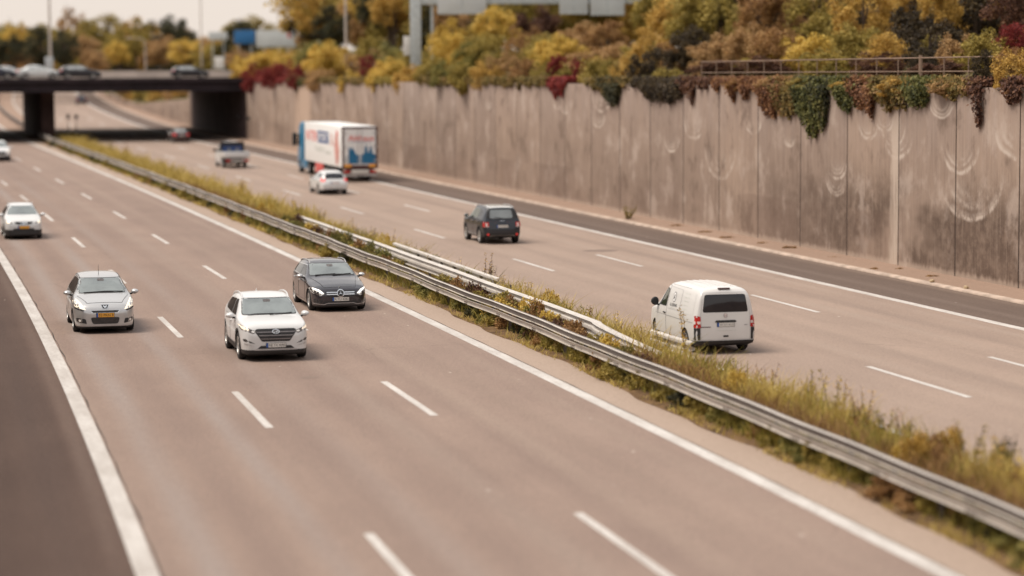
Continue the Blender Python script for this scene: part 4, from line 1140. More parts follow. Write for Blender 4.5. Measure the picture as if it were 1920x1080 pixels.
# ---- white crossover with yellow plate, far left
def crossover(name, root_mats, rim='alloy'):
    sp = dict(L=4.33, W=1.78, wb=2.63, fo=.88, r=.345, trim_z=.47,
      top=[(0, .64), (.05, .82), (.14, .92), (.4, .99), (.8, 1.06), (1.12, 1.10), (1.5, 1.34), (1.92, 1.53), (2.3, 1.60), (2.8, 1.61), (3.6, 1.56), (3.95, 1.48), (4.15, 1.2), (4.28, .94), (4.33, .74)],
      belt=[(0, .59), (.05, .76), (.14, .85), (.4, .92), (1.12, 1.01), (2.6, 1.05), (4.0, 1.10), (4.2, .98), (4.33, .68)],
      plan=[(0, .68), (.05, .78), (.14, .87), (.4, .95), (.7, .985), (1.1, 1), (3.4, 1), (4.0, .95), (4.25, .86), (4.33, .78)],
      wr=[(0, .54), (.14, .70), (.4, .76), (1.12, .79), (1.92, .64), (2.8, .65), (3.95, .60), (4.15, .66), (4.33, .6)],
      bot=[(0, .25), (.05, .17), (.3, .15), (4.1, .18), (4.28, .3), (4.33, .40)])
    return Car(name, sp, root_mats)
c = crossover('crossover', [M['white'], M['black']])
c.patch('windscreen', 'f', [(rounded([(-.70, 1.12), (.70, 1.12), (.585, 1.50), (-.585, 1.50)], .06), 'glass', .005)])
c.doors([rounded([(1.22, .47), (2.30, .47), (2.33, 1.03), (1.38, 1.02), (1.20, .8)], .05), rounded([(2.35, .47), (3.05, .47), (3.35, .82), (3.38, 1.05), (2.37, 1.03)], .05)], M['white'])
c.sides('side_window', [(rounded([(1.55, 1.08), (2.32, 1.09), (2.32, 1.46), (2.02, 1.45)], .04), 'glass_side', .005)])
c.sides('side_window', [(rounded([(2.36, 1.09), (3.5, 1.15), (3.65, 1.25), (3.35, 1.42), (2.36, 1.46)], .04), 'glass_side', .005)])
c.patch('grille', 'f', [(rounded([(-.42, .84), (.42, .84), (.40, .74), (.20, .71), (-.20, .71), (-.40, .74)], .04), 'black', .004), ([(-.16, .85), (-.12, .69), (-.09, .69), (-.13, .85)], 'chrome', .012), ([(.16, .85), (.12, .69), (.09, .69), (.13, .85)], 'chrome', .012)])
c.patch('emblem', 'f', [(arc(0, .775, .055, 0, 340, 16), 'chrome', .016)], step=.04)
c.pair('headlight', 'f', [(rounded([(.48, .77), (.60, .735), (.78, .80), (.86, .90), (.76, .90), (.52, .82)], .03), 'lamp', .004), (arc(.72, .825, .06, 0, 340, 12), 'lamp_warm', .010), (arc(.57, .785, .04, 0, 340, 12), 'lamp_dark', .010)], step=.05)
c.pair('bumper_corner', 'f', [(rounded([(.46, .55), (.60, .475), (.84, .475), (.84, .52)], .02), M['white'], .004), (rounded([(-.02, .47), (.50, .47), (.46, .535), (-.02, .535)], .02), 'black', .005)])
c.plate('f', .585, '', 'plate_y', .52, .12)
c.mirrors(1.50, 1.10, 'white', .24, .14); c.wheels(); c.handles([(2.18, .92), (3.1, .94)], 'white'); c.rails(2.0, 3.7, .62, 'silver', .016)
c.place(109.5, 3.58, .88, True, 'white oncoming crossover with yellow plate and black bumper at the left edge', 'suv', .94)

# ---- pale car cut by the left edge
c = crossover('oncoming_car', [M['white'], M['black']])
c.patch('windscreen', 'f', [(rounded([(-.70, 1.12), (.70, 1.12), (.585, 1.50), (-.585, 1.50)], .06), 'glass', .005)])
c.sides('side_window', [(rounded([(1.55, 1.08), (2.32, 1.09), (2.32, 1.46), (2.02, 1.45)], .04), 'glass_side', .005)])
c.sides('side_window', [(rounded([(2.36, 1.09), (3.5, 1.15), (3.65, 1.25), (3.35, 1.42), (2.36, 1.46)], .04), 'glass_side', .005)])
c.patch('grille', 'f', [(rounded(rect(-.46, .46, .56, .80), .05), 'black', .004)])
c.pair('headlight', 'f', [(rounded([(.50, .76), (.84, .80), (.86, .90), (.56, .86)], .03), 'lamp_warm', .006)])
c.plate('f', .5, '')
c.mirrors(1.50, 1.10, 'white', .24, .14); c.wheels()
c.place(194, 7.72, .88, True, 'pale oncoming car far off, cut by the left edge of the picture, near the bridge', 'car', .98)

# ---- white panel van
sp = dict(L=4.89, W=1.90, wb=3.0, fo=.90, r=.33, trims=((.36, 4.6, 4.95), (.30, 0, .3)), beltw=.97, gap=.05,
  top=[(0, .62), (.05, .84), (.14, .98), (.35, 1.08), (.78, 1.18), (1.15, 1.50), (1.5, 1.78), (1.8, 1.91), (2.2, 1.96), (3.2, 1.97), (4.4, 1.955), (4.66, 1.92), (4.78, 1.80), (4.84, 1.3), (4.875, .9), (4.89, .66)],
  belt=[(0, .58), (.05, .78), (.14, .92), (.35, 1.0), (.78, 1.08), (1.6, 1.13), (4.5, 1.14), (4.7, 1.13), (4.84, 1.0), (4.89, .60)],
  plan=[(0, .66), (.05, .78), (.14, .87), (.35, .95), (.7, .985), (1.1, 1), (4.3, 1), (4.68, .98), (4.82, .945), (4.89, .89)],
  wr=[(0, .56), (.14, .70), (.35, .78), (.78, .82), (1.5, .76), (2.0, .78), (3.2, .79), (4.66, .765), (4.78, .80), (4.84, .86), (4.89, .80)],
  bot=[(0, .26), (.05, .2), (.3, .19), (4.5, .22), (4.82, .28), (4.89, .36)], crown=.10)
c = Car('panel_van', sp, [M['white_warm'], M['black']])
c.patch('windscreen', 'f', [(rounded([(-.76, 1.20), (.76, 1.20), (.66, 1.78), (-.66, 1.78)], .06), 'glass', .005)])
c.doors([rounded([(.98, .36), (2.02, .36), (2.05, 1.80), (1.68, 1.82), (1.02, 1.24), (.95, .9)], .05)], M['white_warm'])
c.sides('side_window', [(rounded([(1.20, 1.17), (1.98, 1.17), (2.0, 1.70), (1.68, 1.72)], .05), 'black', .010), (rounded([(1.44, 1.20), (1.95, 1.20), (1.97, 1.68), (1.72, 1.69)], .05), 'glass_green', .013)])
c.sides('side_panel', [(rounded([(2.12, 1.12), (3.30, 1.12), (3.28, 1.76), (2.14, 1.78)], .04), 'silver', .002), (rounded([(2.13, 1.13), (3.29, 1.13), (3.27, 1.75), (2.15, 1.77)], .04), M['white_warm'], .0045)], step=.1)
c.sides('side_panel', [(rounded([(3.36, 1.12), (4.55, 1.12), (4.50, 1.74), (3.36, 1.76)], .04), M['white_warm'], .0045)], step=.1)
c.sides('waist_groove', [([(1.0, .905), (4.60, .905), (4.60, .917), (1.0, .917)], 'grey_ink', .008)])
c.sides('gutter', [([(2.0, 1.845), (3.9, 1.845), (3.9, 1.853), (2.0, 1.853)], 'grey_ink', .006)])
# lettering on the flank: oval with an A, a word below, fine lines behind
ov = lambda k: [(c.L / 2 - 2.62 + k * .17 * math.cos(R(a)), 1.50 + k * .155 * math.sin(R(a))) for a in range(0, 360, 15)]
c.patch('emblem', 'l', [(ov(1.0), 'grey_ink', .008), (ov(.82), M['white_warm'], .011)], step=.06)
c.print_side('lettering', 'A', 2.53, 2.71, 1.42, 1.58, 'ink', off=.014)
c.print_side('lettering', 'ALLGEIERMANN', 2.30, 2.98, 1.215, 1.31, 'ink', off=.009)
c.print_side('lettering', 'meisterbetrieb', 2.34, 2.86, 1.15, 1.185, 'pale_ink', off=.009)
for k in range(5):
    x0, z0 = c.L / 2 - 3.55, 1.68 - k * .115
    c.patch('printed_line', 'l', [([(x0, z0), (x0 - .46, z0 - .0), (x0 - .46, z0 + .02), (x0, z0 + .02)], 'pale_ink', .009)])
c.patch('rear_window', 'r', [(rounded([(-.70, 1.22), (.70, 1.22), (.62, 1.74), (-.62, 1.74)], .07), 'black', .004), (rounded([(-.68, 1.24), (.68, 1.24), (.605, 1.72), (-.605, 1.72)], .06), 'glass_rear', .008)])
tgp = rounded([(-.76, .42), (.76, .42), (.76, 1.10), (.68, 1.80), (-.68, 1.80), (-.76, 1.10)], .05)
c.patch('tailgate', 'r', [(tgp, 'silver', .0015), (inset(tgp, .012), M['white_warm'], .0035)], step=.1)
c.pair('tail_light', 'r', [(rounded([(.755, .78), (.91, .78), (.90, 1.13), (.765, 1.11)], .03), 'red', .014), (rounded([(.765, .89), (.91, .89), (.905, .97), (.765, .97)], .01), 'white_lens', .020), (rounded([(.77, .42), (.915, .42), (.91, .775), (.775, .775)], .02), 'black', .010)])
c.sides('tail_light', [(rounded([(4.70, .78), (4.86, .78), (4.82, 1.08), (4.74, 1.10)], .02), 'red', .012), ([(4.71, .88), (4.85, .88), (4.84, .97), (4.72, .97)], 'white_lens', .018), ([(4.72, .42), (4.86, .42), (4.85, .775), (4.72, .775)], 'black', .010)], step=.05)
c.patch('plate_recess', 'r', [(rounded([(-.34, .93), (.34, .93), (.30, .99), (-.30, .99)], .03), 'black', .02)])
c.plate('r', .86, 'WI RN 4115', ink='grey_ink', off=.016)
c.patch('emblem', 'r', [(arc(0, 1.125, .07, 0, 345, 20), 'silver', .010), (arc(0, 1.125, .055, 0, 345, 20), 'white_lens', .012), ([(-.05, 1.15), (-.035, 1.15), (-.018, 1.095), (0, 1.14), (.018, 1.095), (.035, 1.15), (.05, 1.15), (.022, 1.075), (0, 1.12), (-.022, 1.075)], 'grey_ink', .016)], step=.04)
c.patch('latch', 'r', [(rounded(rect(-.08, .08, .50, .55), .02), 'black', .012)])
c.print_side_r = None
v_, f_ = text_shape('www.allgeiermann.de')
c_V = []
for a, b in v_:
    p, nn = c.hit('r', -.30 + a * .62, .665 + b * .045); c_V.append(p + nn * .009)
MB().add(c_V, f_).build('lettering', M['pale_ink'], c.root)
for u, z in ((-.62, .80), (.62, .84)):
    c.patch('badge', 'r', [(rect(u - (.16 if u < 0 else .05), u + (.16 if u < 0 else .05), z - .01, z + .012), 'frame_red' if u < 0 else 'grey_ink', .010)])
p, _ = c.hit('t', -c.L / 2 + .22, 0)
MB().box(p.x - .06, p.x + .03, -.18, .18, p.z - .02, p.z + .025).build('brake_light', M['frame_red'], c.root, .01)
c.patch('rear_bumper', 'r', [(rounded([(-.90, .24), (.90, .24), (.92, .40), (-.92, .40)], .03), 'black', .03)])
for k in range(6):
    y = -.50 + k * .2; V = []
    for j in range(12):
        p, _ = c.hit('t', c.L / 2 - (2.1 + j * .21), y); V.append(p + Vector((0, 0, .002)))
    MB().tube(V, .012, 6).build('roof_rib', M['white_warm'], c.root)
c.mirrors(1.20, 1.26, 'black', .24, .26, glass_back=False); c.wheels('silver', 6); c.handles([(1.88, .98)], 'black')
c.place(60.1, 18.95, 3.90, False, 'white panel van with black rear window driving away beside the median', 'van', .885)

# ---- dark blue boxy SUV
sp = dict(L=4.24, W=1.805, wb=2.57, fo=.85, r=.35, trims=((.52, 3.55, 4.3), (.33, 0, 4.3), (.45, 0, .4)), beltw=.965, gap=.055,
  top=[(0, .78), (.05, .95), (.14, 1.04), (.4, 1.09), (1.1, 1.14), (1.5, 1.42), (1.75, 1.62), (2.1, 1.68), (2.9, 1.69), (3.75, 1.665), (3.95, 1.60), (4.08, 1.15), (4.16, .98), (4.22, .80), (4.24, .66)],
  belt=[(0, .72), (.05, .88), (.14, .97), (.4, 1.01), (1.1, 1.05), (2.6, 1.08), (3.9, 1.10), (4.08, 1.04), (4.16, .92), (4.24, .60)],
  plan=[(0, .74), (.05, .84), (.14, .91), (.4, .97), (.7, 1), (3.6, 1), (3.95, .975), (4.14, .93), (4.24, .85)],
  wr=[(0, .6), (.14, .76), (.4, .80), (1.1, .82), (1.75, .70), (2.9, .715), (3.75, .69), (3.95, .70), (4.08, .80), (4.24, .72)],
  bot=[(0, .34), (.05, .27), (.3, .24), (3.9, .26), (4.16, .32), (4.24, .42)], crown=.045)
c = Car('suv', sp, [M['navy_paint'], M['black']])
c.patch('windscreen', 'f', [(rounded([(-.70, 1.17), (.70, 1.17), (.62, 1.58), (-.62, 1.58)], .05), 'glass', .005)])
c.patch('roof_reflection', 't', [(rounded([(c.L / 2 - 1.85, -.60), (c.L / 2 - 1.85, .60), (c.L / 2 - 3.88, .62), (c.L / 2 - 3.88, -.62)], .10), M['roof_sheen'], .004)] +  # pale sheet paints the sky's reflection on the roof
        [(rect(c.L / 2 - 3.6, c.L / 2 - 2.2, y - .012, y + .012), 'grey_ink', .009) for y in (-.34, -.17, 0, .17, .34)], step=.1)
c.doors([rounded([(1.22, .36), (2.25, .36), (2.28, 1.06), (1.30, 1.04), (1.20, .8)], .05), rounded([(2.30, .36), (2.95, .36), (3.28, .80), (3.30, 1.08), (2.32, 1.06)], .05)], M['navy_paint'])
c.sides('side_window', [(rounded([(1.50, 1.12), (2.26, 1.13), (2.26, 1.54), (1.84, 1.53)], .05), 'glass_green', .006)])
c.sides('side_window', [(rounded([(2.32, 1.13), (3.06, 1.14), (3.02, 1.54), (2.32, 1.55)], .05), 'glass_green', .006)])
c.sides('side_window', [(rounded([(3.14, 1.22), (3.42, 1.24), (3.38, 1.50), (3.12, 1.52)], .06), 'glass_side', .006)])
c.patch('rear_window', 'r', [(rounded([(-.72, 1.16), (-.50, 1.11), (.50, 1.11), (.72, 1.16), (.64, 1.575), (-.64, 1.575)], .06), 'black', .006), (rounded([(-.56, 1.15), (.50, 1.15), (.46, 1.53), (-.52, 1.53)], .08), 'glass', .012)])
c.patch('tailgate', 'r', [(rounded([(-.62, .64), (.62, .64), (.70, 1.07), (-.70, 1.07)], .05), 'dark', .003), (rounded([(-.608, .652), (.608, .652), (.688, 1.058), (-.688, 1.058)], .05), M['navy_paint'], .006)], step=.1)
c.pair('tail_light', 'r', [(rounded(rect(.60, .84, .76, 1.0), .05), 'black', .008), (rounded(rect(.62, .825, .78, .985), .04), 'red', .014), ([(.66, .82), (.70, .82), (.72, .86), (.74, .82), (.78, .82), (.745, .88), (.78, .94), (.74, .94), (.72, .90), (.70, .94), (.66, .94), (.695, .88)], 'white_lens', .020), (rect(.63, .815, .775, .80), 'white_lens', .018)])
c.sides('tail_light', [(rounded(rect(4.02, 4.2, .77, 1.0), .04), 'red', .012)], step=.05)
c.patch('emblem', 'r', [(rect(-.10, .10, 1.035, 1.05), 'chrome', .012)])
c.pair('reflector', 'r', [(arc(.66, .44, .055, 0, 340, 12), 'red_lit', .012)], step=.05)
c.patch('bumper_trim', 'r', [([(-.60, .34), (-.50, .40), (.50, .40), (.60, .34), (.55, .335), (.48, .38), (-.48, .38), (-.55, .335)], 'silver', .012)])
c.plate('r', .80, 'E JL 5352', off=.02, ink='grey_ink')
c.sides('sill_trim', [([(1.25, .36), (2.95, .36), (2.95, .385), (1.25, .385)], 'silver', .008)])
for ax_t in (.85, 3.42):
    c.sides('arch_trim', [(arc(ax_t, .35, .475, -5, 185, 16) + arc(ax_t, .35, .41, 185, -5, 16), 'black', .008)])
c.mirrors(1.42, 1.16, 'navy_paint', .22, .18); c.rails(1.85, 3.85, .66, 'silver', .02, .04); c.wheels(spokes=5, tw=.225); c.handles([(2.12, .98), (3.1, 1.0)], 'chrome')
p, _ = c.hit('r', 0, 1.18)
MB().tube([(p.x - .03, 0, 1.16), (p.x - .0, .3, 1.20)], .014, 6).build('wiper', M['black'], c.root)
c.place(100.2, 23.0, 3.42, False, 'dark blue boxy SUV with roof painted pale for reflected sky, driving away in the middle lane', 'suv', .95)

# ---- white estate behind the lorry
sp = dict(L=4.55, W=1.78, wb=2.64, fo=.90, r=.325, trim_z=.30,
  top=[(0, .56), (.05, .70), (.14, .78), (.4, .86), (1.2, .98), (1.6, 1.2), (2.0, 1.38), (2.4, 1.44), (3.0, 1.45), (3.8, 1.41), (4.1, 1.34), (4.3, 1.05), (4.48, .85), (4.55, .66)],
  belt=[(0, .52), (.05, .64), (.14, .72), (.4, .79), (1.2, .90), (2.6, .95), (4.1, 1.0), (4.3, .92), (4.55, .60)],
  plan=[(0, .66), (.05, .76), (.14, .84), (.4, .94), (.7, .98), (1.1, 1), (3.5, 1), (4.1, .965), (4.4, .90), (4.55, .80)],
  wr=[(0, .54), (.14, .68), (.4, .74), (1.2, .79), (2.0, .64), (3.0, .65), (4.1, .58), (4.3, .70), (4.55, .6)],
  bot=[(0, .24), (.05, .2), (.3, .18), (4.3, .22), (4.5, .3), (4.55, .38)])
c = Car('estate_car', sp, [M['white'], M['black']])
c.patch('windscreen', 'f', [(rounded([(-.68, 1.01), (.68, 1.01), (.58, 1.36), (-.58, 1.36)], .05), 'glass', .005)])
c.doors([rounded([(1.30, .32), (2.38, .32), (2.40, .92), (1.45, .90), (1.28, .6)], .05), rounded([(2.42, .32), (3.1, .32), (3.4, .7), (3.42, .94), (2.44, .92)], .05)], M['white'])
c.sides('side_window', [(rounded([(1.60, .97), (2.38, .98), (2.38, 1.32), (2.10, 1.31)], .04), 'glass_pale', .005)])
c.sides('side_window', [(rounded([(2.42, .98), (3.25, 1.0), (3.25, 1.31), (2.42, 1.32)], .04), 'glass_pale', .005)])
c.sides('side_window', [(rounded([(3.30, 1.0), (3.98, 1.04), (3.85, 1.25), (3.30, 1.30)], .04), 'glass_side', .005)])
c.patch('rear_window', 'r', [(rounded([(-.60, .985), (.60, .985), (.52, 1.32), (-.52, 1.32)], .05), 'glass_rear', .006)])
c.pair('tail_light', 'r', [(rounded([(.58, .80), (.84, .83), (.80, 1.02), (.68, 1.02), (.64, .92)], .02), 'red_lit', .010)])
c.sides('tail_light', [(rounded([(4.22, .82), (4.44, .82), (4.32, 1.0), (4.2, 1.0)], .02), 'red_lit', .010)], step=.05)
c.plate('r', .74, '', mat='white_lens')
c.patch('tailgate', 'r', [(rounded([(-.62, .50), (.62, .50), (.62, .95), (-.62, .95)], .05), 'silver', .002), (rounded([(-.61, .51), (.61, .51), (.61, .94), (-.61, .94)], .05), M['white'], .004)], step=.1)
c.mirrors(1.62, 1.0, 'white', .2, .14); c.wheels(); c.handles([(2.25, .84), (3.2, .86)], 'white')
c.place(140.5, 23.47, 3.54, False, 'small white estate car with red tail lights following the lorry', 'car', .96)

# ---- dark red saloon in the bridge's shadow edge and dark car beyond
def saloon(name, mats, level=2):
    sp = dict(L=4.5, W=1.76, wb=2.64, fo=.90, r=.32, trim_z=.24,
      top=[(0, .56), (.05, .70), (.14, .78), (.4, .85), (1.25, .96), (1.65, 1.2), (2.05, 1.37), (2.45, 1.42), (3.0, 1.40), (3.35, 1.30), (3.7, 1.08), (3.9, 1.0), (4.3, .98), (4.45, .86), (4.5, .66)],
      belt=[(0, .52), (.05, .64), (.14, .72), (.4, .78), (1.25, .89), (2.6, .93), (3.9, .96), (4.3, .94), (4.45, .80), (4.5, .60)],
      plan=[(0, .66), (.05, .76), (.14, .84), (.4, .94), (.7, .98), (1.1, 1), (3.5, 1), (4.1, .965), (4.4, .88), (4.5, .78)],
      wr=[(0, .54), (.14, .68), (.4, .74), (1.25, .79), (2.05, .63), (3.0, .62), (3.7, .72), (3.9, .76), (4.5, .6)],
      bot=[(0, .24), (.05, .2), (.3, .18), (4.3, .22), (4.46, .3), (4.5, .38)])
    return Car(name, sp, mats, level)
def saloon_parts(c, paint_, wheels=True):
    c.patch('windscreen', 'f', [(rounded([(-.68, 1.0), (.68, 1.0), (.56, 1.35), (-.56, 1.35)], .05), 'glass', .005)])
    c.sides('side_window', [(rounded([(1.62, .95), (2.40, .96), (2.40, 1.32), (2.12, 1.30)], .04), 'glass_pale', .005)])
    c.sides('side_window', [(rounded([(2.45, .96), (3.25, .98), (3.42, 1.05), (3.1, 1.28), (2.45, 1.32)], .04), 'glass_pale', .005)])
    c.wheels(); c.mirrors(1.62, 1.0, paint_, .2, .13)
c = saloon('saloon_car', [M['maroon_paint'], M['black']])
saloon_parts(c, 'maroon_paint')
c.patch('rear_window', 'r', [(rounded([(-.62, 1.03), (.62, 1.03), (.50, 1.33), (-.50, 1.33)], .05), 'glass_pale', .006)])
c.patch('rear_window_top', 't', [(rounded([(c.L / 2 - 3.05, -.50), (c.L / 2 - 3.05, .50), (c.L / 2 - 3.7, .60), (c.L / 2 - 3.7, -.60)], .05), 'glass_pale', .010)])
c.pair('tail_light', 'r', [(rounded([(.52, .72), (.82, .74), (.82, .90), (.54, .88)], .03), 'red_lit', .010)])
c.plate('r', .76, '', off=.02)
c.place(229.8, 27.02, 3.54, False, 'dark red saloon car driving out under the bridge', 'car', .96)
c = saloon('hatchback', [M['far_navy'], M['black']])
saloon_parts(c, 'far_navy')
c.patch('rear_window', 'r', [(rounded([(-.60, 1.03), (.60, 1.03), (.50, 1.33), (-.50, 1.33)], .05), 'glass_rear', .006)])
c.pair('tail_light', 'r', [(rounded([(.52, .72), (.82, .74), (.82, .90), (.54, .88)], .03), 'red', .010)])
c.plate('r', .76, '', off=.02)
c.place(376, 27.9, 3.54, False, 'dark car far away on the bend, seen beneath the bridge', 'car', .95)

# ---- cars on the bridge (crossing from left to right)
def estate_shape(name, mats):
    sp = dict(L=4.4, W=1.76, wb=2.60, fo=.88, r=.32, trim_z=.26,
      top=[(0, .56), (.05, .72), (.14, .80), (.4, .88), (1.15, .98), (1.55, 1.24), (1.95, 1.42), (2.4, 1.48), (3.0, 1.47), (3.6, 1.40), (4.0, 1.26), (4.25, 1.0), (4.36, .84), (4.4, .66)],
      belt=[(0, .52), (.05, .66), (.14, .74), (.4, .81), (1.15, .91), (2.6, .96), (4.0, 1.0), (4.25, .92), (4.4, .60)],
      plan=[(0, .66), (.05, .76), (.14, .84), (.4, .94), (.7, .98), (1.1, 1), (3.5, 1), (4.0, .965), (4.3, .88), (4.4, .78)],
      wr=[(0, .54), (.14, .68), (.4, .74), (1.15, .79), (1.95, .64), (3.0, .64), (4.0, .58), (4.25, .70), (4.4, .6)],
      bot=[(0, .24), (.05, .2), (.3, .18), (4.2, .22), (4.36, .3), (4.4, .38)])
    c = Car(name, sp, mats, 2)
    c.patch('windscreen', 'f', [(rounded([(-.68, 1.02), (.68, 1.02), (.56, 1.40), (-.56, 1.40)], .05), 'glass', .005)])
    c.sides('side_window', [(rounded([(1.55, .98), (2.36, .99), (2.36, 1.38), (2.05, 1.36)], .04), 'glass_pale', .005)])
    c.sides('side_window', [(rounded([(2.40, .99), (3.6, 1.02), (3.5, 1.30), (2.40, 1.38)], .04), 'glass_pale', .005)])
    c.patch('rear_window', 'r', [(rounded([(-.60, 1.03), (.60, 1.03), (.50, 1.33), (-.50, 1.33)], .05), 'glass_pale', .006)])
    c.pair('headlight', 'f', [(rounded([(.50, .66), (.82, .72), (.80, .80), (.52, .76)], .03), 'lamp', .006)])
    c.pair('tail_light', 'r', [(rounded([(.56, .80), (.82, .82), (.78, 1.0), (.62, 1.0)], .02), 'red', .010)])
    c.wheels(); c.handles([(2.2, .86), (3.2, .88)], 'silver')
    return c
def on_bridge(c, u, s, label, k=1.0, cat='car'):
    """stand the car on the deck at station s so that its middle is seen near u"""
    dd = np.arange(-20, 40, .05); best = None
    for d in dd:
        p = pos(s, d); w = Vector((p.x, p.y, 7.0 - CAM_H))
        e = abs(960 + F_PX * w.dot(_r) / Vector((p.x, p.y, 0)).dot(Vector((math.sin(YAW), math.cos(YAW), 0))) - u)
        if best is None or e < best[0]: best = (e, p)
    p = best[1]
    c.root.location = (p.x, p.y, 6.954); c.root.rotation_euler = (0, 0, -heading(s)); c.root.scale = (k, k, k)
    tag(c.root, label, cat, 'cars crossing the bridge')
on_bridge(estate_shape('hatchback', [M['far_dark'], M['black']]), 155, 238.5, 'dark car on the bridge right behind the white saloon', .93)
c = saloon('saloon_car', [M['far_white'], M['black']]); saloon_parts(c, 'far_white'); c.handles([(2.25, .82), (3.3, .84)], 'silver')
c.pair('tail_light', 'r', [(rounded([(.52, .72), (.82, .74), (.82, .90), (.54, .88)], .03), 'red', .010)])
on_bridge(c, 77, 239.5, 'white saloon car on the bridge between two dark cars', .97)
on_bridge(estate_shape('hatchback', [M['far_navy'], M['black']]), -6, 238.5, 'dark car on the bridge cut by the left edge of the picture', .98)
c = estate_shape('hatchback', [M['far_dark'], M['black']])
on_bridge(c, 360, 241.5, 'single dark car at the right end of the bridge', .86)
c = saloon('saloon_car', [M['silver_paint'], M['black']]); saloon_parts(c, 'silver_paint')
on_bridge(c, 22, 252, 'grey car half hidden behind the dark and white cars on the bridge', .95)

# ---- dropside pickup
sp = dict(L=5.0, W=1.86, wb=3.1, fo=.92, r=.33, trims=((.34, 0, 4),), beltw=.97,
  top=[(0, .62), (.05, .84), (.14, .98), (.35, 1.08), (.78, 1.18), (1.15, 1.50), (1.5, 1.78), (1.8, 1.91), (2.2, 1.95), (3.0, 1.96), (3.12, 1.92), (3.16, 1.6), (3.18, .7)],
  belt=[(0, .58), (.05, .78), (.14, .92), (.35, 1.0), (.78, 1.08), (1.6, 1.13), (3.1, 1.14), (3.18, .66)],
  plan=[(0, .66), (.05, .78), (.14, .87), (.35, .95), (.7, .985), (1.1, 1), (3.0, 1), (3.18, .98)],
  wr=[(0, .56), (.14, .70), (.35, .78), (.78, .82), (1.5, .76), (2.0, .78), (3.12, .79), (3.18, .85)],
  bot=[(0, .26), (.05, .2), (.3, .19), (3.18, .24)], crown=.08)
sp['L'] = 3.18; sp['wb'] = 6.0
cab = Car('pickup_truck', sp, [M['white'], M['black']])
cab.patch('windscreen', 'f', [(rounded([(-.76, 1.20), (.76, 1.20), (.66, 1.78), (-.66, 1.78)], .06), 'glass', .005)])
cab.doors([rounded([(.98, .36), (2.02, .36), (2.05, 1.80), (1.68, 1.82), (1.02, 1.24), (.95, .9)], .05)], M['white'])
cab.sides('side_window', [(rounded([(1.30, 1.17), (1.98, 1.17), (2.0, 1.70), (1.68, 1.72)], .05), 'glass_side', .008)])
cab.sides('side_window', [(rounded([(2.12, 1.17), (2.9, 1.17), (2.88, 1.70), (2.14, 1.72)], .05), 'glass_side', .008)])
cab.patch('rear_window', 'r', [(rounded([(-.93, .86), (.93, .86), (.90, 1.30), (.80, 1.915), (-.80, 1.915), (-.90, 1.30)], .03), 'dark', .008), (rounded([(-.72, 1.12), (.74, 1.12), (.70, 1.60), (-.70, 1.60)], .06), 'seat_blue', .012)] +
          [(rounded(rect(u - .11, u + .11, 1.17, 1.44), .05), 'glass_pale', .018) for u in (-.22, .40)])
q = MB(); q.box(cab.L / 2 - 3.21, cab.L / 2 - 3.05, -.90, .90, .86, 1.93, 0)
q.add([(cab.L / 2 - 3.214, a, b) for a, b in ((-.72, 1.10), (.78, 1.10), (.74, 1.62), (-.70, 1.62))], [(0, 1, 2, 3)], 1)
for u in (-.24, .36): q.add([(cab.L / 2 - 3.219, -a, b) for a, b in rounded(rect(u - .11, u + .11, 1.17, 1.46), .04)], [tuple(range(20))], 2)
q.build('rear_wall', [M['far_dark'], M['seat_blue'], M['glass_pale']], cab.root)
cab.mirrors(1.15, 1.26, 'black', .24, .26, glass_back=False)
X0 = cab.L / 2 - 3.18
q = MB(); q.box(X0 - 2.20, X0 - .03, -.93, .93, .80, .86); q.build('bed_floor', M['silver'], cab.root)
for y in (.90, -.94): MB().box(X0 - 2.20, X0 - .04, y, y + .04, .87, 1.23).build('side_board', M['white'], cab.root, .008)
MB().box(X0 - 2.25, X0 - 2.205, -.94, .94, .84, 1.23).build('tail_board', M['white'], cab.root, .008)
MB().box(X0 - .10, X0 - .045, -.92, .92, .87, 1.2).build('head_board', M['white'], cab.root, .008)
MB().box(X0 - 2.15, X0 + .3, -.42, .42, .50, .79).build('chassis', M['dark'], cab.root)
q = MB(); q.box(X0 - 2.28, X0 - 2.22, -.88, .88, .52, .70, 0)
for sg in (-1, 1):
    q.box(X0 - 2.295, X0 - 2.28, *sorted((sg * .54, sg * .86)), .535, .685, 1); q.box(X0 - 2.295, X0 - 2.28, *sorted((sg * .30, sg * .53)), .545, .675, 2)
q.box(X0 - 2.295, X0 - 2.28, -.26, .26, .55, .66, 3); q.build('rear_lights', [M['black'], M['red'], M['white_lens'], M['plate']], cab.root)
cab.axles = [cab.L / 2 - .92, cab.L / 2 - 4.02]; cab.sp['plan'] = cab.sp['plan'] + [(5, .98)]
cab.wheels('silver')
for sy in (1, -1): MB().tube([(cab.L / 2 - 4.02 + .42 * math.cos(R(a)), sy * .80, .33 + .42 * math.sin(R(a))) for a in range(0, 181, 15)], .04, 6).build('mudguard', M['black'], cab.root)
cab.place(176.6, 23.42, 4.02, False, 'white dropside pickup truck with dark cab window in the middle lane', 'pickup truck', .98)

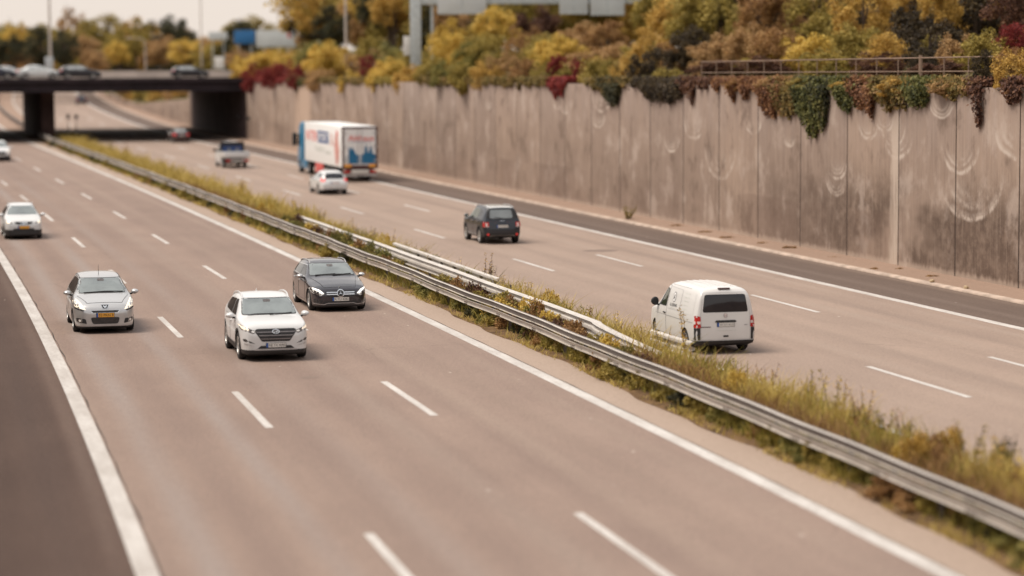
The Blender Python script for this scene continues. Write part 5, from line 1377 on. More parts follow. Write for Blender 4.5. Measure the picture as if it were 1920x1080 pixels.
# ---- articulated lorry
K = .93
lo = empty('articulated_lorry', (0, 0, 0))
TB, TT, TL, TW = 1.02, 3.86, 13.9, 1.265          # trailer floor, top, length, half width; rear at x = 0
MB().box(.06, TL, -TW, TW, TB, TT).build('cargo_box', M['box_white'], lo, .03)
def flat_print(polys, side):
    """prints on the box: side 'l' uses (x, z), 'r' uses (u, z) seen from behind"""
    q = MB(); ms = []
    for k, (poly, m, off) in enumerate(polys):
        if m not in ms: ms.append(m)
        pts = [(a, TW + off, b) for a, b in poly] if side == 'l' else [(-.03 - off, -a, b) for a, b in poly]
        q.add(pts, [tuple(range(len(pts)))], ms.index(m))
    return q, [M[m] for m in ms]
def print_text(name, s, x0, x1, z0, z1, m, off=.006, bold=True):
    v, f = text_shape(s, bold)
    MB().add([(x0 + (x1 - x0) * a, TW + off, z0 + (z1 - z0) * b) for a, b in v], f).build(name, M[m], lo)
print_text('lettering', 'INTER', 13.2, 8.9, 2.55, 3.30, 'print_red')
q, ms = flat_print([(rect(8.75, 4.7, 2.50, 3.36), 'print_blue', .004)], 'l'); q.build('lettering_ground', ms, lo)
print_text('lettering', 'SPORT', 8.5, 4.95, 2.62, 3.24, 'box_white', .009)
q, ms = flat_print([([(4.2, 2.4), (3.6, 3.05), (4.0, 3.05), (3.7, 3.35), (3.2, 2.95), (3.5, 2.9), (3.0, 2.4), (3.3, 2.4), (3.65, 2.7), (3.9, 2.4)], 'print_rose', .004)], 'l'); q.build('runner_mark', ms, lo)
print_text('lettering', 'Vielfalt', 10.0, 6.2, 1.85, 2.25, 'pale_ink'); print_text('lettering', 'leben', 5.8, 3.9, 1.75, 2.1, 'pale_ink')
fig = [(2.1, 3.35), (1.4, 3.2), (1.2, 2.7), (.9, 2.2), (1.1, 1.5), (1.5, 1.15), (2.2, 1.2), (2.5, 1.8), (2.7, 2.5), (2.5, 3.0)]
q, ms = flat_print([(fig, 'print_rose', .004), ([(2.0, 3.55), (1.4, 3.5), (1.3, 3.2), (1.9, 3.1)], 'print_red', .008)], 'l'); q.build('picture_panel', ms, lo)
q = MB()                                                       # brown-red door frame
q.box(-.0, .055, -TW, TW, TT - .16, TT - .01); q.box(0, .055, -TW, -TW + .14, TB - .1, TT - .161); q.box(0, .055, TW - .14, TW, TB - .1, TT - .161); q.box(0, .055, -TW + .141, TW - .141, TB - .12, TB + .16)
q.build('door_frame', M['frame_red'], lo)
for sg in (-1, 1):
    q = MB(); q.box(.012, .055, *sorted((sg * .012, sg * (TW - .145))), TB + .165, TT - .165, 0)
    for zz in (1.5, 2.45, 3.4): q.box(-.02, .012, *sorted((sg * (TW - .30), sg * (TW - .02))), zz - .05, zz + .05, 1)
    q.tube([(0, sg * .16, TB + .2), (0, sg * .16, TT - .2)], .02, 6, 1)
    q.build('rear_door', [M['box_white'], M['silver']], lo)
sky1 = [(-.80, 1.28), (-.80, 2.30), (-.72, 2.48), (-.64, 2.25), (-.60, 2.25), (-.54, 2.50), (-.44, 2.25), (-.36, 2.12), (-.26, 1.92), (-.06, 1.88), (-.06, 1.28)]
sky2 = [(.06, 1.28), (.06, 1.86), (.18, 1.94), (.30, 1.98), (.34, 2.35), (.43, 2.66), (.52, 2.35), (.55, 2.05), (.64, 2.05), (.67, 2.3), (.75, 2.56), (.84, 2.3), (.89, 2.0), (1.10, 1.88), (1.10, 1.28)]
q, ms = flat_print([(sky1, 'print_teal', -.016), (sky2, 'print_teal', -.016), (rect(-1.06, -.80, 1.28, 1.85), 'sign_grey', -.017)], 'r'); q.build('skyline_print', ms, lo)
v, f = text_shape('Althaus', True)
q = MB().add([(-.006 + .012, -(-.82 + 1.82 * a), 2.86 + .40 * b) for a, b in v], f)
q.add([(.005, .75, 2.80), (.005, -.85, 2.78), (.005, -.80, 2.75), (.005, .70, 2.77)], [(0, 1, 2, 3)], 1)
q.build('lettering', [M['print_red'], M['print_blue']], lo)
for sg in (-1, 1): MB().box(-.045, -.005, *sorted((sg * .62, sg * 1.10)), TB + .02, TB + .24).build('marker_board', M['amber'], lo, .01)
q = MB(); q.box(-.02, .10, -1.18, 1.18, .42, .58, 0); q.box(.0, .12, -.95, -.80, .58, TB - .12, 1); q.box(.0, .12, .80, .95, .58, TB - .12, 1); q.build('rear_bumper', [M['silver'], M['black']], lo)
MB().box(-.03, .0, -.62, .62, .62, .86).build('licence_plate', M['plate'], lo, .01)
for sg in (-1, 1): MB().box(-.03, .0, *sorted((sg * .70, sg * 1.15)), .64, .82).build('tail_light', M['red'], lo, .01)
MB().box(.1, TL - .4, -.5, .5, .80, TB - .01).build('chassis', M['dark'], lo)
for y in (TW - .06, -TW): MB().box(6.9, 9.8, y, y + .06, .30, TB - .02).build('side_skirt', M['skirt_red'], lo, .01)
# tractor
CX = TL + 1.0
cabp = [(CX + .1, 1.0), (CX + .1, 3.75), (CX + .9, 3.82), (CX + 1.75, 3.35), (CX + 2.15, 2.1), (CX + 2.25, 1.2), (CX + 2.2, .42), (CX + .75, .42), (CX + .75, 1.0)]
q = MB(); n = len(cabp)
q.add([(x, -1.22, z) for x, z in cabp] + [(x, 1.22, z) for x, z in cabp], [tuple(range(n)), tuple(range(2 * n - 1, n - 1, -1))] + [(k, n + k, n + (k + 1) % n, (k + 1) % n) for k in range(n)])
q.build('cab', M['teal'], lo, .09)
for sg in (-1, 1):
    q = MB(); q.prism(rounded([(CX + 1.15, 2.0), (CX + 2.0, 2.0), (CX + 1.75, 2.85), (CX + 1.15, 2.9)], .05), 0, .02, 0, Matrix(((1, 0, 0, 0), (0, 0, sg, 1.222 * sg), (0, 1, 0, 0), (0, 0, 0, 1)))); q.build('side_window', M['glass_side'], lo)
    MB().box(CX + 2.0, CX + 2.22, *sorted((sg * 1.27, sg * 1.62)), 2.0, 2.95).build('door_mirror', M['black'], lo, .05)
    MB().tube([(CX + 1.9, sg * 1.2, 2.8), (CX + 2.1, sg * 1.45, 2.75)], .03, 6).build('mirror_arm', M['black'], lo)
    MB().box(CX - 1.5, CX + .6, *sorted((sg * .70, sg * 1.22)), .38, .98).build('tank_cover', M['teal'], lo, .06)
q = MB(); q.add([(CX + 1.78, -1.0, 3.28), (CX + 1.78, 1.0, 3.28), (CX + 2.16, 1.05, 2.15), (CX + 2.16, -1.05, 2.15)], [(0, 1, 2, 3)]); q.build('windscreen', M['glass'], lo)
MB().box(CX - 3.8, CX + 1.9, -.45, .45, .55, .95).build('tractor_chassis', M['dark'], lo)
tr = .50
wt = MB(); wt.lathe([(.28, -.16), (.42, -.17), (tr - .03, -.16), (tr, -.12), (tr, .12), (tr - .03, .16), (.42, .17), (.28, .16)], 28)
wr_ = MB(); wr_.lathe([(.30, -.15), (.30, .155), (.26, .165), (.24, .02), (.10, .02), (.09, .13), (.001, .13)], 24)
t0 = None
for ax in (2.6, 3.9, 5.2, CX - 2.3, CX + 1.35):
    for sg in (1, -1):
        if t0 is None:
            o = wt.build('wheel', M['tyre'], lo, smooth=True); ri = wr_.build('rim', M['silver'], o, smooth=True); t0, t1 = o.data, ri.data
        else:
            o = link_mesh('wheel', t0, lo); ri = link_mesh('rim', t1, o)
        o.location = (ax, sg * 1.07, tr)
        if sg < 0: o.rotation_euler = (0, 0, math.pi)
h = heading(160); p = pos(153.3, 27.85)
lo.location = (p.x, p.y, p.z + .004); lo.rotation_euler = (0, -math.atan((road_z(165) - road_z(155)) / 10), math.pi / 2 - h); lo.scale = (K, K, K)
tag(lo, 'articulated lorry with white printed box trailer and teal cab in the right lane', 'lorry')

# ================================================================== plants
def vpos(s, d):
    h = np.interp(s, _s, _h)
    return np.stack([np.interp(s, _s, _x) + d * np.cos(h), np.interp(s, _s, _y) - d * np.sin(h), np.interp(s, _s, _z)], 1)
def np_mesh(name, verts, faces_flat, sizes, mat):
    me = bpy.data.meshes.new(name)
    me.vertices.add(len(verts)); me.vertices.foreach_set('co', verts.astype(np.float32).ravel())
    me.loops.add(len(faces_flat)); me.loops.foreach_set('vertex_index', faces_flat.astype(np.int32))
    me.polygons.add(len(sizes))
    st = np.concatenate([[0], np.cumsum(sizes)[:-1]]).astype(np.int32)
    me.polygons.foreach_set('loop_start', st); me.polygons.foreach_set('loop_total', sizes.astype(np.int32))
    me.update(calc_edges=True); me.validate()
    if mat is not None: me.materials.append(mat)
    return me
def blades(name, mat, seed, n, s_of, d_of, hgt, wid, z0=0.02, lean=.5, keep=None):
    rg = np.random.default_rng(seed)
    s = s_of(rg, n); d = d_of(rg, s)
    if keep is not None:
        m = keep(rg, s, d); s, d = s[m], d[m]
    n = len(s)
    p = vpos(s, d); p[:, 2] += z0
    h = hgt(rg, s, d); w = wid(rg, s)
    a = rg.uniform(0, 2 * np.pi, n); ln = h * lean * rg.uniform(.1, 1, n)
    t = np.stack([np.cos(a), np.sin(a), np.zeros(n)], 1)
    b = rg.uniform(0, 2 * np.pi, n); side = np.stack([np.cos(b), np.sin(b), np.zeros(n)], 1) * w[:, None]
    up = np.array([0, 0, 1.0])
    v = np.stack([p - side / 2, p + side / 2, p + t * (ln * .35)[:, None] + up * (h * .6)[:, None] + side * .36, p + t * (ln * .35)[:, None] + up * (h * .6)[:, None] - side * .36,
                  p + t * ln[:, None] + up * h[:, None]], 1)
    base = (np.arange(n) * 5)[:, None]
    fl = np.concatenate([base + np.array([0, 1, 2, 3]), base + np.array([3, 2, 4])], 1).ravel()
    sz = np.tile([4, 3], n)
    o = link_mesh(name, np_mesh(name, v.reshape(-1, 3), fl, sz, mat)); o['kind'] = 'stuff'
    return o
def s_near(a, b, k=1.6):
    """more blades where the picture shows them large"""
    return lambda rg, n: a + (b - a) * rg.random(n) ** k
def patchy(f1, f2, ph, cut):
    def fn(rg, s, d):
        v = np.sin(s * f1 + ph) * .5 + np.sin(s * f2 + d * 2.1 + ph * 2) * .35 + np.sin(s * f2 * 2.7 - d * 3.3) * .25
        return v + rg.normal(0, .22, len(s)) > cut
    return fn
rd = lambda s: np.where(s < 70, 17.55, np.interp(s, [70, 90, 130, 240], [17.75, 17.9, 18.0, 18.1]))
bump_h = lambda s, ph: np.clip(.68 + .42 * np.sin(s * .55 + ph) + .36 * np.sin(s * 1.7 + ph * 2.3) + .2 * np.sin(s * 3.9 + ph), .2, 1.5)
blades('dry_grass', LM['hay'], 1, 62000, s_near(24, 120), lambda rg, s: 16.05 + (rd(s) - 16.05) * rg.beta(1.3, 1.5, len(s)),
       lambda rg, s, d: np.clip(bump_h(s, 0) * rg.gamma(2.6, .125, len(s)) * np.where((s > 58) & (s < 112), 1.3, 1), .06, .9) * np.clip((17.9 - d) * 1.3, .4, 1) * np.where((s > 76) & (s < 86), .55, 1), lambda rg, s: rg.uniform(.012, .028, len(s)), .05, 1.25, patchy(.6, 1.5, .2, -.5))
blades('dry_grass', LM['hay'], 2, 16000, s_near(115, 240, 1.2), lambda rg, s: 16.0 + (rd(s) - 16.0) * rg.random(len(s)),
       lambda rg, s, d: np.clip(bump_h(s, 1) * rg.gamma(4, .12, len(s)), .1, 1.0), lambda rg, s: rg.uniform(.03, .06, len(s)), .05, .7)
blades('green_grass', LM['lush'], 3, 34000, s_near(24, 130), lambda rg, s: 16.0 + (rd(s) - .2 - 16.0) * rg.random(len(s)),
       lambda rg, s, d: np.clip(bump_h(s, 2) * rg.gamma(2.6, .12, len(s)), .06, .75), lambda rg, s: rg.uniform(.016, .04, len(s)), .05, 1.3, patchy(.5, 1.3, .4, -.1))
blades('brown_weeds', LM['straw'], 14, 15000, s_near(24, 130), lambda rg, s: 16.0 + (rd(s) - 16.0) * rg.random(len(s)),
       lambda rg, s, d: np.clip(rg.gamma(2.5, .11, len(s)), .05, .6), lambda rg, s: rg.uniform(.014, .034, len(s)), .05, 1.4, patchy(.8, 2.1, 2.4, .1))
blades('brown_weeds', LM['straw'], 4, 26000, s_near(24, 150), lambda rg, s: rg.uniform(14.95, 16.2, len(s)),
       lambda rg, s, d: np.clip(rg.gamma(4, .095, len(s)), .05, .68) * np.where((s > 76) & (s < 85.5), .35, 1), lambda rg, s: rg.uniform(.014, .032, len(s)), .05, 1.0, patchy(.7, 1.9, 1.4, -.45))
blades('brown_weeds', LM['hay'], 5, 16000, s_near(22, 200, 1.3), lambda rg, s: 14.34 + rg.beta(1.2, 1.9, len(s)) * .7,
       lambda rg, s, d: np.clip(rg.gamma(3, .03, len(s)), .03, .25), lambda rg, s: rg.uniform(.012, .03, len(s)) * np.where(s > 100, 2, 1), .01, 1.6, patchy(.9, 2.3, 2.0, -.05))
blades('green_weeds', LM['lush'], 6, 34000, s_near(24, 230, 1.5), lambda rg, s: 14.62 + rg.beta(1.8, 1.8, len(s)) * 1.0,
       lambda rg, s, d: np.clip(rg.gamma(4, .075, len(s)), .05, .45), lambda rg, s: rg.uniform(.016, .036, len(s)) * np.where(s > 100, 2, 1), .03, 1.0, patchy(.45, 1.1, .9, -.12))

# ---------------------------------------------------------------- crowns
def leaf_cloud(seed, n, clumps, size, squash=1.0, droop=0.0, low=-.9):
    """leaves of one crown: clumps spread through a unit ball, leaves spread round each clump"""
    rg = np.random.default_rng(seed)
    c = []
    while len(c) < clumps:
        q = rg.uniform(-1, 1, 3)
        r_ = np.linalg.norm(q)
        if r_ < 1 and r_ > .25 and q[2] > low: c.append(q * np.array([1, 1, squash]))
    c = np.array(c); cr = rg.uniform(.16, .36, clumps)
    k = rg.integers(0, clumps, n)
    g = rg.normal(0, 1, (n, 3)); g /= np.linalg.norm(g, axis=1)[:, None]
    p = c[k] + g * (cr[k] * rg.random(n) ** .45)[:, None]
    p[:, 2] -= droop * rg.random(n) * (np.abs(p[:, 0]) + np.abs(p[:, 1])) * .3
    nv = rg.normal(0, 1, (n, 3)) + g * .8 + np.array([0, 0, .5]); nv /= np.linalg.norm(nv, axis=1)[:, None]
    t = np.cross(nv, rg.normal(0, 1, (n, 3))); t /= np.linalg.norm(t, axis=1)[:, None]; b = np.cross(nv, t)
    sz = (size * rg.uniform(.6, 1.35, n))[:, None]
    v = np.stack([p - t * sz * .5, p + b * sz * .32, p + t * sz * .5, p - b * sz * .32], 1)
    return v.reshape(-1, 3), np.arange(n * 4), np.full(n, 4), c
CROWNS = []
for k, (n, cl, sz, sq) in enumerate(((9000, 46, .085, .9), (9000, 60, .075, 1.0), (7500, 34, .09, .8), (9000, 52, .08, 1.15), (7000, 40, .08, .7))):
    v, f, z, c = leaf_cloud(100 + k, n, cl, sz, sq)
    me = np_mesh('crown', v, f, z, LM['ochre'])
    mb = MB()                                       # matching trunk with limbs reaching into the clumps
    mb.tube([(0, 0, -1.6), (.03, .02, -.7), (-.02, .03, .0), (.02, 0, .55)], [.075, .062, .045, .015], 8)
    for q in c[:: max(1, len(c) // 13)]:
        a = Vector((0, 0, -.75 + .9 * abs(q[2]) * .4)); e = Vector(q) * .92
        mid = a.lerp(e, .5) + Vector((0, 0, -.06))
        mb.tube([a, mid, e], [.028, .018, .006], 6)
    to = mb.build('trunk', M['bark']); tme = to.data; bpy.data.objects.remove(to)
    CROWNS.append((me, tme))
SHRUBS = []
for k, (n, cl, sz, sq) in enumerate(((2600, 34, .13, .7), (2800, 38, .12, .8), (2400, 30, .14, .6))):
    v, f, z, c = leaf_cloud(200 + k, n, cl, sz, sq, .2, -.3)
    v = v.copy(); v[:, 2] += .35
    SHRUBS.append(np_mesh('foliage', v, f, z, LM['green']))
_pr = random.Random(11)
def leafy(parent, name, me, mat):
    o = link_mesh(name, me, parent)
    o.material_slots[0].link = 'OBJECT'; o.material_slots[0].material = mat
    return o
def tree(u, v_top, wpx, D, zg, kind, label, name='autumn_tree', cat='tree', group=None, depth=1.0, trunk=True):
    """a tree or bush standing on ground height zg at depth D, its top seen at v_top, wpx pixels wide"""
    top = at(u, v_top, D); base = Vector((top.x, top.y, zg))
    H = top.z - zg; W = wpx * D / F_PX / 2
    k = _pr.randrange(len(CROWNS)); me, tme = CROWNS[k]
    r0 = tag(empty(name, base, _pr.uniform(0, 6.28)), label, cat, group)
    ch = min(H * (.78 if trunk else .98), max(W * 2.0, H * .55)) / 2
    if trunk:
        t = link_mesh('trunk', tme, r0); t.location = (0, 0, H - ch); t.scale = (W * .9, W * .9, max(ch, (H - ch) / 1.55))
    c = leafy(r0, 'crown', me, LM[kind]); c.location = (0, 0, H - ch * 1.06); c.scale = (W, W * depth, ch * 1.06 / 1.1)
    return r0
def Dw(u): return float(np.interp(u, [353, 469, 584, 867, 1387, 1750, 2316], [274.7, 231.8, 203, 154.6, 105.8, 86.2, 66.5]))
GB_ = 'bushes crowding the top of the retaining wall'
GT_ = 'trees and tall bushes behind the retaining wall'
GL_ = 'trees beyond the bridge'
E6 = TOPZ
WORD = {'ochre': 'ochre', 'yellow': 'bright yellow', 'olive': 'olive green', 'green': 'green', 'darkgreen': 'dark green', 'rust': 'rust brown', 'tan': 'tan brown', 'red': 'dark red', 'maroon': 'dark maroon', 'umber': 'nearly black brown'}
# bushes right on the wall's edge: (middle, top, width, kind, metres behind the wall face, label)
for u, v, w, kind, back, lb in (
    (455, 103, 46, 'yellow', 3, 'yellow bush at the very end of the wall by the bridge'),
    (478, 118, 44, 'red', 1.2, 'first dark red creeper bush at the bridge end of the wall'),
    (520, 110, 56, 'red', 1.2, 'large dark red creeper bush on the wall, under the long white board'),
    (560, 112, 46, 'red', 1.5, 'smaller dark red bush right of the large red creeper bush'),
    (505, 92, 90, 'yellow', 6, 'wide yellow bush behind the dark red creepers'),
    (612, 74, 74, 'yellow', 3, 'tall bright yellow bush just left of the pale mast'),
    (598, 122, 60, 'tan', 1.2, 'low tan bush on the wall edge below the tall yellow bush'),
    (660, 130, 44, 'yellow', 1.2, 'small pale yellow bush on the wall edge under the pale mast'),
    (692, 102, 36, 'red', 2, 'red bush between two yellow bushes behind the lorry'),
    (722, 102, 64, 'yellow', 1.4, 'round yellow-green bush on the wall right of the red bush'),
    (764, 116, 56, 'ochre', 1.4, 'ochre bush at the foot of the gantry column'),
    (806, 100, 52, 'olive', 1.6, 'olive bush on the wall right of the gantry column'),
    (835, 112, 50, 'green', 1.2, 'green bush with dark underside on the wall edge'),
    (874, 108, 60, 'olive', 1.2, 'olive bush on the wall below the gantry panel'),
    (912, 112, 54, 'ochre', 1.2, 'ochre bush hanging a little over the wall edge'),
    (945, 98, 54, 'tan', 1.8, 'tan bush beside the orange-red bush'),
    (984, 108, 54, 'rust', 1.2, 'orange-red bush on the wall edge'),
    (1020, 116, 44, 'olive', 1.2, 'small olive bush between the red bushes'),
    (1044, 98, 32, 'red', 1.6, 'bright red upright bush on the wall'),
    (1086, 108, 30, 'red', 1.4, 'deep red narrow bush right of the bright red one'),
    (1066, 120, 40, 'olive', 1.1, 'low olive bush between the two narrow red bushes'),
    (1125, 96, 74, 'olive', 1.5, 'broad olive bush right of the deep red narrow bush'),
    (1176, 104, 56, 'ochre', 1.3, 'ochre bush on the wall edge left of the black thicket'),
    (1222, 88, 86, 'umber', 1.6, 'nearly black brown bush at the left end of the railing'),
    (1250, 118, 60, 'olive', 1.0, 'dark olive bush leaning over the wall left of the railing'),
    (1302, 138, 44, 'rust', 1.0, 'low rust bush under the left end of the railing'),
    (1385, 146, 46, 'rust', .9, 'low rust tuft on the wall under the railing'),
    (1450, 142, 60, 'tan', 1.0, 'low tan bush on the wall above the big green ivy'),
    (1520, 140, 66, 'olive', 1.0, 'olive bush feeding the big green ivy on the wall'),
    (1600, 142, 70, 'ochre', 1.0, 'flat ochre bush on the wall right of the big green ivy'),
    (1690, 144, 84, 'ochre', 1.0, 'flat yellow-brown bush on the wall below the thick railing post'),
    (1775, 148, 60, 'tan', 1.0, 'flat tan bush near the right end of the railing'),
    (1845, 92, 46, 'umber', 1.4, 'black-brown upright bush near the right edge of the picture'),
    (1898, 92, 66, 'ochre', 1.3, 'ochre-brown bush at the right edge of the picture'),
    (1905, 140, 56, 'umber', .9, 'dark low bush at the right edge of the wall top')):
    edge = back <= 1.6
    D = Dw(u) + (_pr.uniform(-.5, .4) if edge else back / .5)
    tree(u, v, w * 1.25, D, E6 - ((_pr.uniform(.55, 1.1) + Dw(u) / 400 if u < 1350 else _pr.uniform(.2, .4)) if edge else 0), kind, lb, 'bush', 'bush', GB_, .9, False)
# taller growth behind: (middle, top, width, kind, metres behind, label)
for u, v, w, kind, back, lb in (
    (600, -30, 95, 'ochre', 22, 'tall ochre tree whose rounded edge borders the open sky'),
    (622, 8, 70, 'darkgreen', 16, 'dark green tree inside the tall ochre tree'),
    (690, -40, 110, 'tan', 24, 'tall tan tree right of the pale mast'),
    (740, -40, 90, 'ochre', 20, 'tall ochre tree left of the gantry column'),
    (700, 60, 60, 'olive', 9, 'olive bush behind the red bush and the pale mast'),
    (800, -30, 80, 'umber', 30, 'dark brown tree right behind the gantry column'),
    (850, 36, 76, 'yellow', 10, 'bright yellow tall bush under the left gantry panel'),
    (893, 26, 66, 'umber', 20, 'dark brown bush between two tall yellow bushes'),
    (935, 4, 84, 'yellow', 12, 'tall yellow-green bush under the middle of the gantry beam'),
    (880, 76, 60, 'green', 8, 'green bush low between the two tall yellow bushes'),
    (1000, 8, 96, 'maroon', 22, 'dark red-brown tree under the gantry beam'),
    (985, 50, 74, 'rust', 12, 'rust bush right of the tall yellow-green bush'),
    (1040, 62, 80, 'yellow', 9, 'golden bush behind the red bushes'),
    (1085, 34, 90, 'tan', 14, 'tan bush under the right gantry panels'),
    (1140, 38, 90, 'rust', 15, 'rust brown tree right of the gantry panels'),
    (1160, -40, 110, 'ochre', 40, 'tall ochre tree behind the right end of the gantry'),
    (1150, 74, 90, 'tan', 7, 'tan bush above the broad olive bush'),
    (1262, -30, 120, 'ochre', 14, 'large golden tree above the black-brown bush'),
    (1215, 50, 70, 'ochre', 7, 'golden bush at the foot of the large golden tree'),
    (1320, -40, 130, 'olive', 15, 'large olive tree left of the orange-brown tree'),
    (1290, 40, 90, 'umber', 9, 'dark thicket behind the left part of the railing'),
    (1355, 62, 90, 'tan', 7, 'tan bush behind the railing'),
    (1400, 40, 80, 'tan', 8, 'pale tan tall bush behind the railing'),
    (1345, 110, 100, 'maroon', 4, 'dark maroon thicket close behind the railing'),
    (1440, -40, 110, 'rust', 14, 'tall orange-brown tree behind the railing'),
    (1455, 40, 90, 'rust', 8, 'orange-brown bush at the foot of the tall orange-brown tree'),
    (1440, 104, 90, 'maroon', 4.5, 'dark red-brown thicket behind the middle of the railing'),
    (1535, -35, 120, 'olive', 13, 'large yellow-olive tree, left one of the pair behind the railing'),
    (1520, 56, 90, 'yellow', 6.5, 'golden-green bush in front of the large yellow-olive tree'),
    (1545, 92, 80, 'olive', 4, 'olive bush growing through the railing'),
    (1620, -40, 110, 'ochre', 12, 'large golden tree right of the yellow-olive tree'),
    (1605, 40, 84, 'olive', 7, 'olive bush in front of the large golden tree'),
    (1665, 50, 84, 'ochre', 6, 'ochre bush left of the black gap in the trees'),
    (1650, 98, 100, 'maroon', 4, 'dark maroon thicket behind the thick railing post'),
    (1715, 0, 90, 'umber', 11, 'tree painted black-brown for the shaded gap behind the thick railing post'),  # near-black leaves paint the shade of a gap between trees
    (1700, -40, 90, 'ochre', 15, 'ochre tree top above the black gap'),
    (1765, -40, 70, 'ochre', 11, 'narrow golden tree right of the black gap'),
    (1735, 80, 80, 'umber', 5, 'dark bush right of the thick railing post'),
    (1745, 36, 120, 'umber', 9, 'bush painted black-brown to fill the shaded gap under the narrow golden tree'),  # same near-black leaves carry the gap's painted shade lower
    (1830, -50, 150, 'umber', 13, 'very dark tall tree near the right edge of the picture'),
    (1790, 64, 70, 'tan', 5, 'tan bush left of the pale olive bush'),
    (1845, 52, 96, 'olive', 5.5, 'pale olive spreading bush below the very dark tall tree'),
    (1905, 34, 70, 'red', 6.5, 'red bush at the right edge of the picture'),
    (1900, -40, 100, 'maroon', 10, 'dark maroon tree at the right edge of the picture'),
    (1760, 112, 90, 'maroon', 3.5, 'dark maroon thicket behind the right part of the railing'),
    (1895, 88, 70, 'rust', 4.5, 'rust bush under the red bush at the right edge')):
    D = Dw(u) + back / .5
    tree(u, v, w * 1.12, D, E6 + .2 + back * .02, kind, lb, 'autumn_tree' if v < 40 else 'bush', 'tree' if v < 40 else 'bush', GT_, .95, v < 40)
# trees beyond the bridge
for u, v, w, D, kind, lb in (
    (12, 34, 70, 420, 'olive', 'olive tree at the left edge beyond the bridge'),
    (28, 42, 46, 390, 'yellow', 'yellow-green tree at the left behind the dark cars'),
    (14, 62, 60, 370, 'darkgreen', 'dark green tree right above the leftmost car on the bridge'),
    (78, 48, 80, 380, 'darkgreen', 'broad dark green tree behind the white saloon'),
    (120, 56, 56, 372, 'darkgreen', 'dark green bush behind the dark car following the saloon'),
    (62, 38, 90, 470, 'olive', 'olive tree behind the broad dark green tree'),
    (132, 16, 46, 460, 'tan', 'tall tan tree standing out against the sky at the left'),
    (160, 36, 70, 440, 'olive', 'olive tree right of the tall tan tree'),
    (164, 60, 56, 380, 'tan', 'pale tan round tree behind the bridge'),
    (180, 90, 50, 360, 'tan', 'tan brown bush below the pale tan round tree'),
    (200, 26, 110, 520, 'olive', 'far olive tree crown behind the yellow-green tree'),
    (240, 36, 74, 400, 'olive', 'tall yellow-green tree behind the middle of the bridge'),
    (222, 72, 44, 350, 'yellow', 'pointed yellow-green tree, left one in front of the tall yellow-green tree'),
    (255, 56, 40, 352, 'olive', 'pointed olive tree, right one in front of the tall yellow-green tree'),
    (262, 30, 80, 480, 'ochre', 'far ochre tree left of the dark round tree'),
    (318, 22, 84, 430, 'darkgreen', 'dark green round tree against the sky'),
    (298, 66, 76, 370, 'tan', 'tan brown tree below the dark green round tree'),
    (355, 68, 70, 350, 'yellow', 'bright yellow tree above the single dark car on the bridge'),
    (392, 84, 56, 346, 'olive', 'yellow-green tree right of the bright yellow tree'),
    (420, 74, 36, 345, 'darkgreen', 'dark green narrow tree behind the small white sign'),
    (460, 22, 104, 500, 'olive', 'wide dome-shaped olive tree behind the road signs'),
    (452, 30, 60, 440, 'darkgreen', 'dark green tree inside the wide dome-shaped tree'),
    (520, 92, 90, 300, 'ochre', 'ochre bush below the long pale board'),
    (580, 40, 44, 260, 'tan', 'tan tree at the left foot of the tall ochre tree'),
    (450, 92, 50, 300, 'tan', 'tan bush below the blue road sign')):
    zg = 7.1
    tree(u, v, w * 1.15, D, zg, kind, lb, 'autumn_tree', 'tree', GL_, 1.0, True)
for k, (u, kind) in enumerate(((-40, 'olive'), (-15, 'ochre'), (48, 'ochre'), (105, 'olive'), (210, 'tan'), (285, 'olive'), (345, 'tan'), (400, 'ochre'), (498, 'ochre'), (540, 'olive'))):
    tree(u, 52 + (k % 3) * 9, 96, 560 + 12 * (k % 4), 7.5, kind, WORD[kind] + ' tree in the far row beyond the bridge, mostly hidden', 'autumn_tree', 'tree', 'far row of trees beyond the bridge')
_bk = random.Random(77)
for k in range(66):
    u = 575 + k * 27 + _bk.uniform(-10, 10)
    kind = _bk.choice(['ochre', 'tan', 'olive', 'olive', 'umber', 'yellow', 'maroon', 'darkgreen', 'ochre'])
    tree(u, -70 + _bk.uniform(-20, 30), 150, (Dw(u) + 42 if not 960 < u < 1230 else 205) + _bk.uniform(0, 14), E6 + 1, kind, WORD[kind] + ' tree filling the back of the wood above the wall, mostly hidden', 'autumn_tree', 'tree', 'back row of trees above the wall', 1.0, k % 2 == 0)
for k in range(33):
    u = 590 + k * 53 + _bk.uniform(-14, 14)
    kind = _bk.choice(['tan', 'yellow', 'olive', 'rust', 'umber', 'olive', 'ochre', 'green'])
    tree(u, 70 + _bk.uniform(-25, 25), 110, Dw(u) + 16 + _bk.uniform(0, 6), E6 + .4, kind, WORD[kind] + ' bush filling the thicket behind the wall, mostly hidden', 'bush', 'bush', 'thicket bushes behind the wall', .95, False)
for k in range(22):
    u = -20 + k * 26 + _bk.uniform(-8, 8)
    kind = _bk.choice(['olive', 'tan', 'darkgreen', 'ochre', 'umber', 'darkgreen'])
    tree(u, 84 + _bk.uniform(-14, 16), 70, 395 + _bk.uniform(0, 40), 6.9, kind, WORD[kind] + ' bush in the thicket beyond the bridge, mostly hidden', 'bush', 'bush', 'thicket bushes beyond the bridge', 1.0, False)
